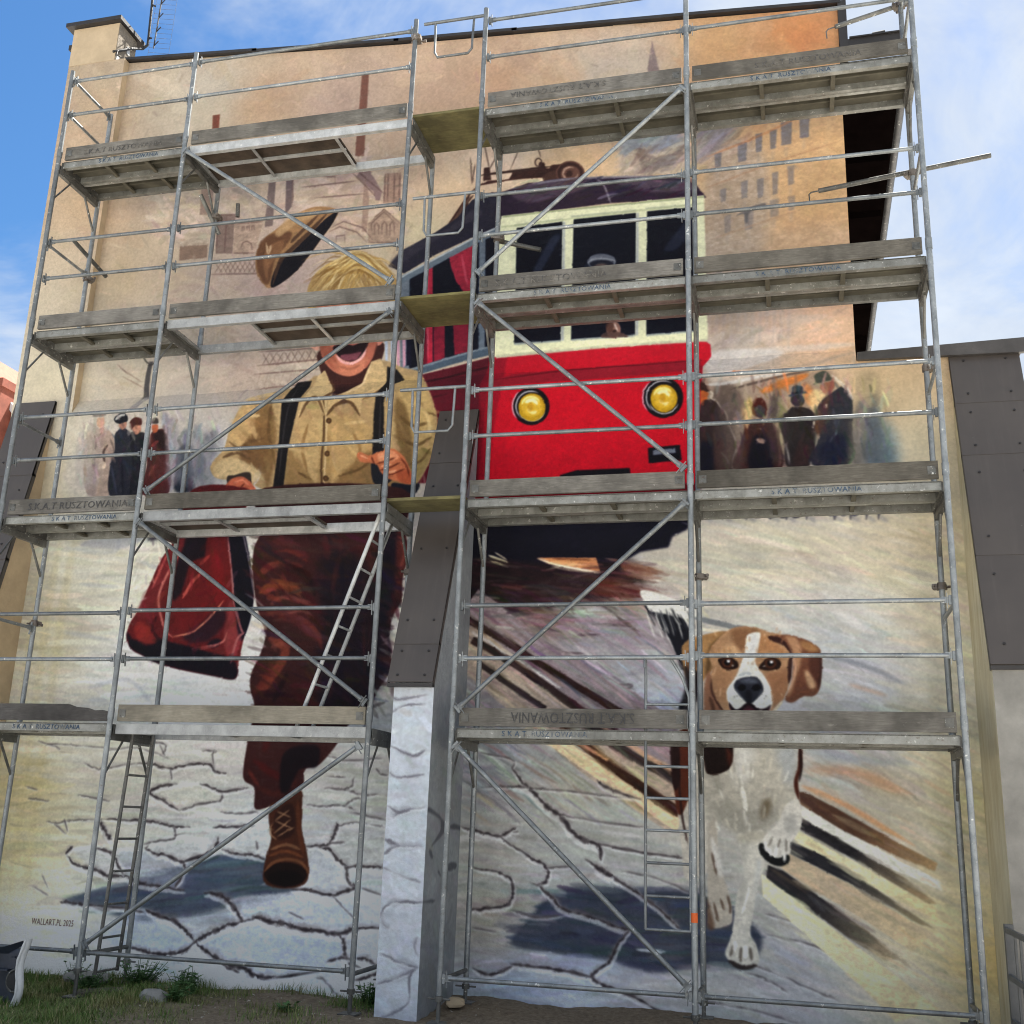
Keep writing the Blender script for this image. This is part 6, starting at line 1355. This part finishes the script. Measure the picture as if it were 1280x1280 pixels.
for k in range(420):
    x = dr.uniform(-4.6, -1.6); y = dr.uniform(-1.2, 1.0)
    if -2.62 < x < -2.13 and y > 0: continue
    s_ = dr.uniform(.004, .018); z = gheight(x, y)
    c_ = [(x+dr.uniform(-1, 1)*s_, y+dr.uniform(-1, 1)*s_, z+dr.uniform(-.2, 1)*s_) for _ in range(4)]
    mb.add(c_, [(0, 1, 2), (0, 2, 3), (0, 3, 1), (1, 3, 2)])
lit = obj('rubble', mb, mat_flat('crumbled_mortar', (.36, .33, .28), .4, 12, .95)); lit['kind'] = 'stuff'; lit['label'] = 'crumbs of mortar and plaster on the bare soil below the wall'; lit['category'] = 'rubble'
# fence on the right
fe = thing('fence', 'grey steel flat-bar fence running out from the bare grey buttress', 'fence', (2.215, -1.2, GZ))
M_FENCE = mat_flat('grey_painted_steel', (.10, .105, .11), .2, 8, .5, .2)
for y in (.03, -1.2, -2.45): obj('post', MB().box((-.03, -.03, 0), (.03, .03, .97)), M_FENCE, fe, (2.215, y, GZ))
for z in (.93, .62, .33, .05): obj('rail', MB().box((-.012, -2.44, -.018), (.012, .02, .018)), M_FENCE, fe, (2.20, 0, GZ+z))
barm = MB().box((-.008, -.012, 0), (.008, .012, .90)).mesh('bar', M_FENCE)
for k in range(11): put('bar', barm, fe, (2.222, -.17-k*.205, GZ+.03))
# house far behind on the left
BH = (-27.6, 22.5, GZ)
bh = thing('brick_house', 'red brick house with a chimney stack far behind, beyond the end of the scaffold', 'house', BH)
M_BRICK = mat_flat('red_brickwork', (.20, .062, .040), .3, 3, .9); M_RENDER = mat_flat('orange_red_render', (.42, .13, .075), .2, 3, .85)
obj('wall', MB().prism([(-3.2, 0), (3.2, 0), (3.2, 13.3), (0, 17.1), (-3.2, 13.3)], 0, 9), M_RENDER, bh, BH)
rf = obj('roof', MB().prism([(-.05, 17.2), (3.7, 12.75), (3.85, 12.9), (.0, 17.45)], -.2, 9.2).prism([(.05, 17.2), (-3.7, 12.75), (-3.85, 12.9), (-.0, 17.45)], -.2, 9.2), mat_flat('orange_roof_tiles', (.30, .10, .06), .2, 5, .8), bh, BH)
obj('verge', MB().prism([(.0, 17.15), (3.72, 12.7), (3.86, 12.86), (.0, 17.42)], -.34, -.21), M_WHITE, rf, BH)
obj('chimney', MB().box((1.05, -.9, 0), (1.85, -.005, 15.75)).box((.98, -.97, 15.6), (1.92, .04, 15.9)), M_BRICK, bh, BH)

# ------------------------------------------------------------------ grass and weeds
def mat_leaf(name, a, b):
    t = NT(name)
    g = t.n.new('ShaderNodeNewGeometry')
    c = t.mix(g.outputs['Random Per Island'], a, b)
    return t.out(c, .7, 0, None, spec=.3)
def mat_grass():
    t = NT('grass_blades'); g = t.n.new('ShaderNodeNewGeometry'); r = g.outputs['Random Per Island']
    c = t.mix(r, (.055, .125, .020), (.15, .215, .060)); c = t.mix(t.rng(t.noise(2.3, 4, .6), .42, .62, 0, .75), c, (.20, .175, .075)); c = t.mix(t.rng(r, .86, .9), c, (.30, .26, .14))
    return t.out(c, .7, 0, None, spec=.3)
M_GRASS = mat_grass()
M_WEED = mat_leaf('weed_leaves', (.035, .095, .025), (.10, .18, .06))
gr = np.random.default_rng(21)
V, Fc = [], []
def blade(x, y, z, h, lean, az, w):
    b = len(V); dx, dy = math.cos(az), math.sin(az); px_, py_ = -dy*w, dx*w
    V.extend([(x-px_, y-py_, z), (x+px_, y+py_, z), (x+dx*lean*.4+px_*.7, y+dy*lean*.4+py_*.7, z+h*.6), (x+dx*lean*.4-px_*.7, y+dy*lean*.4-py_*.7, z+h*.6), (x+dx*lean, y+dy*lean, z+h)])
    Fc.extend([(b, b+1, b+2, b+3), (b+3, b+2, b+4)])
def dens_at(x, y):
    d = 1.0 if x < -4.5 else max(0, 1-(x+4.5)/.7)
    if -4.2 < x < -2.55 and y < .1: d = max(d, .22+.25*math.sin(x*5+y*4))
    if -3.1 < x < -2.55 and .2 < y: d = max(d, .75)
    if -4.3 < x < -2.9 and y > .75: d = max(d, .35)
    if x < -4.3 and y > .7: d *= .8
    return d
nb = 0
while nb < 34000:
    x = gr.uniform(-7.2, -2.3); y = gr.uniform(-1.9, 1.0)
    n = .5+.5*math.sin(x*6.1+math.sin(y*5.3)*2)*math.cos(y*4.7+x)
    if gr.random() > dens_at(x, y)*(.35+.65*n): nb += .25; continue
    h = gr.uniform(.02, .075)*(.6+.9*n)*(1.25 if y > .5 else 1)
    blade(x, y, gheight(x, y)-.01, h, gr.uniform(.01, .08), gr.uniform(0, 6.28), gr.uniform(.002, .0042)); nb += 1
me = bpy.data.meshes.new('grass'); me.from_pydata(V, [], Fc); me.materials.append(M_GRASS)
go = put('grass', me); go['kind'] = 'stuff'; go['label'] = 'short uneven grass at the foot of the mural wall'; go['category'] = 'grass'
def weed(x, y, n, h, s_, label, seed):
    r = np.random.default_rng(seed); mb = MB(); st = MB()
    for k in range(n):
        a = r.uniform(0, 6.28); rad = r.uniform(0, s_); hh = h*r.uniform(.3, 1)
        bx_, by_ = rad*math.cos(a)*.3, rad*math.sin(a)*.3; tx_, ty_ = rad*math.cos(a), rad*math.sin(a)
        st.tube([(bx_, by_, 0), (tx_, ty_, hh)], .0025, 4)
        for q in range(5):
            f = r.uniform(.3, 1); c = Vector((bx_+(tx_-bx_)*f, by_+(ty_-by_)*f, hh*f)); az = r.uniform(0, 6.28); l = r.uniform(.03, .065); w = l*.32
            d = Vector((math.cos(az), math.sin(az), r.uniform(-.2, .6))); p = Vector((-math.sin(az), math.cos(az), 0))
            mb.add([c, c+d*l*.5+p*w, c+d*l+Vector((0, 0, -.008)), c+d*l*.5-p*w], [(0, 1, 2, 3)])
    root = thing('weed_plant', label, 'plant', (x, y, gheight(x, y)), 'weeds along the wall')
    obj('leaves', mb, M_WEED, root, (x, y, gheight(x, y))); obj('stems', st, M_WEED, root, (x, y, gheight(x, y)))
for i, (x, y, n, h, s_, lab) in enumerate(((-5.02, .62, 60, .24, .24, 'bushy green weed around the foot of the ladder'), (-4.62, .70, 34, .20, .17, 'leafy weed at the wall between the ladder foot and the painted boot'), (-4.28, -.02, 40, .15, .18, 'low leafy weed beside the lump of concrete'),
    (-4.36, .42, 10, .30, .05, 'thin dry weed stalk standing before the white painted stones'), (-5.78, .80, 24, .20, .14, 'weed sprouting on the low stone at the cream wall'), (-2.82, .66, 44, .20, .18, 'green weed clump in the corner beside the pale painted buttress'), (-5.35, .35, 40, .16, .22, 'low spreading weed between the bumper and the scaffold foot'),
    (-3.25, -.05, 14, .08, .12, 'small weed on the bare soil below the wall'))):
    weed(x, y, n, h, s_, lab, 40+i)
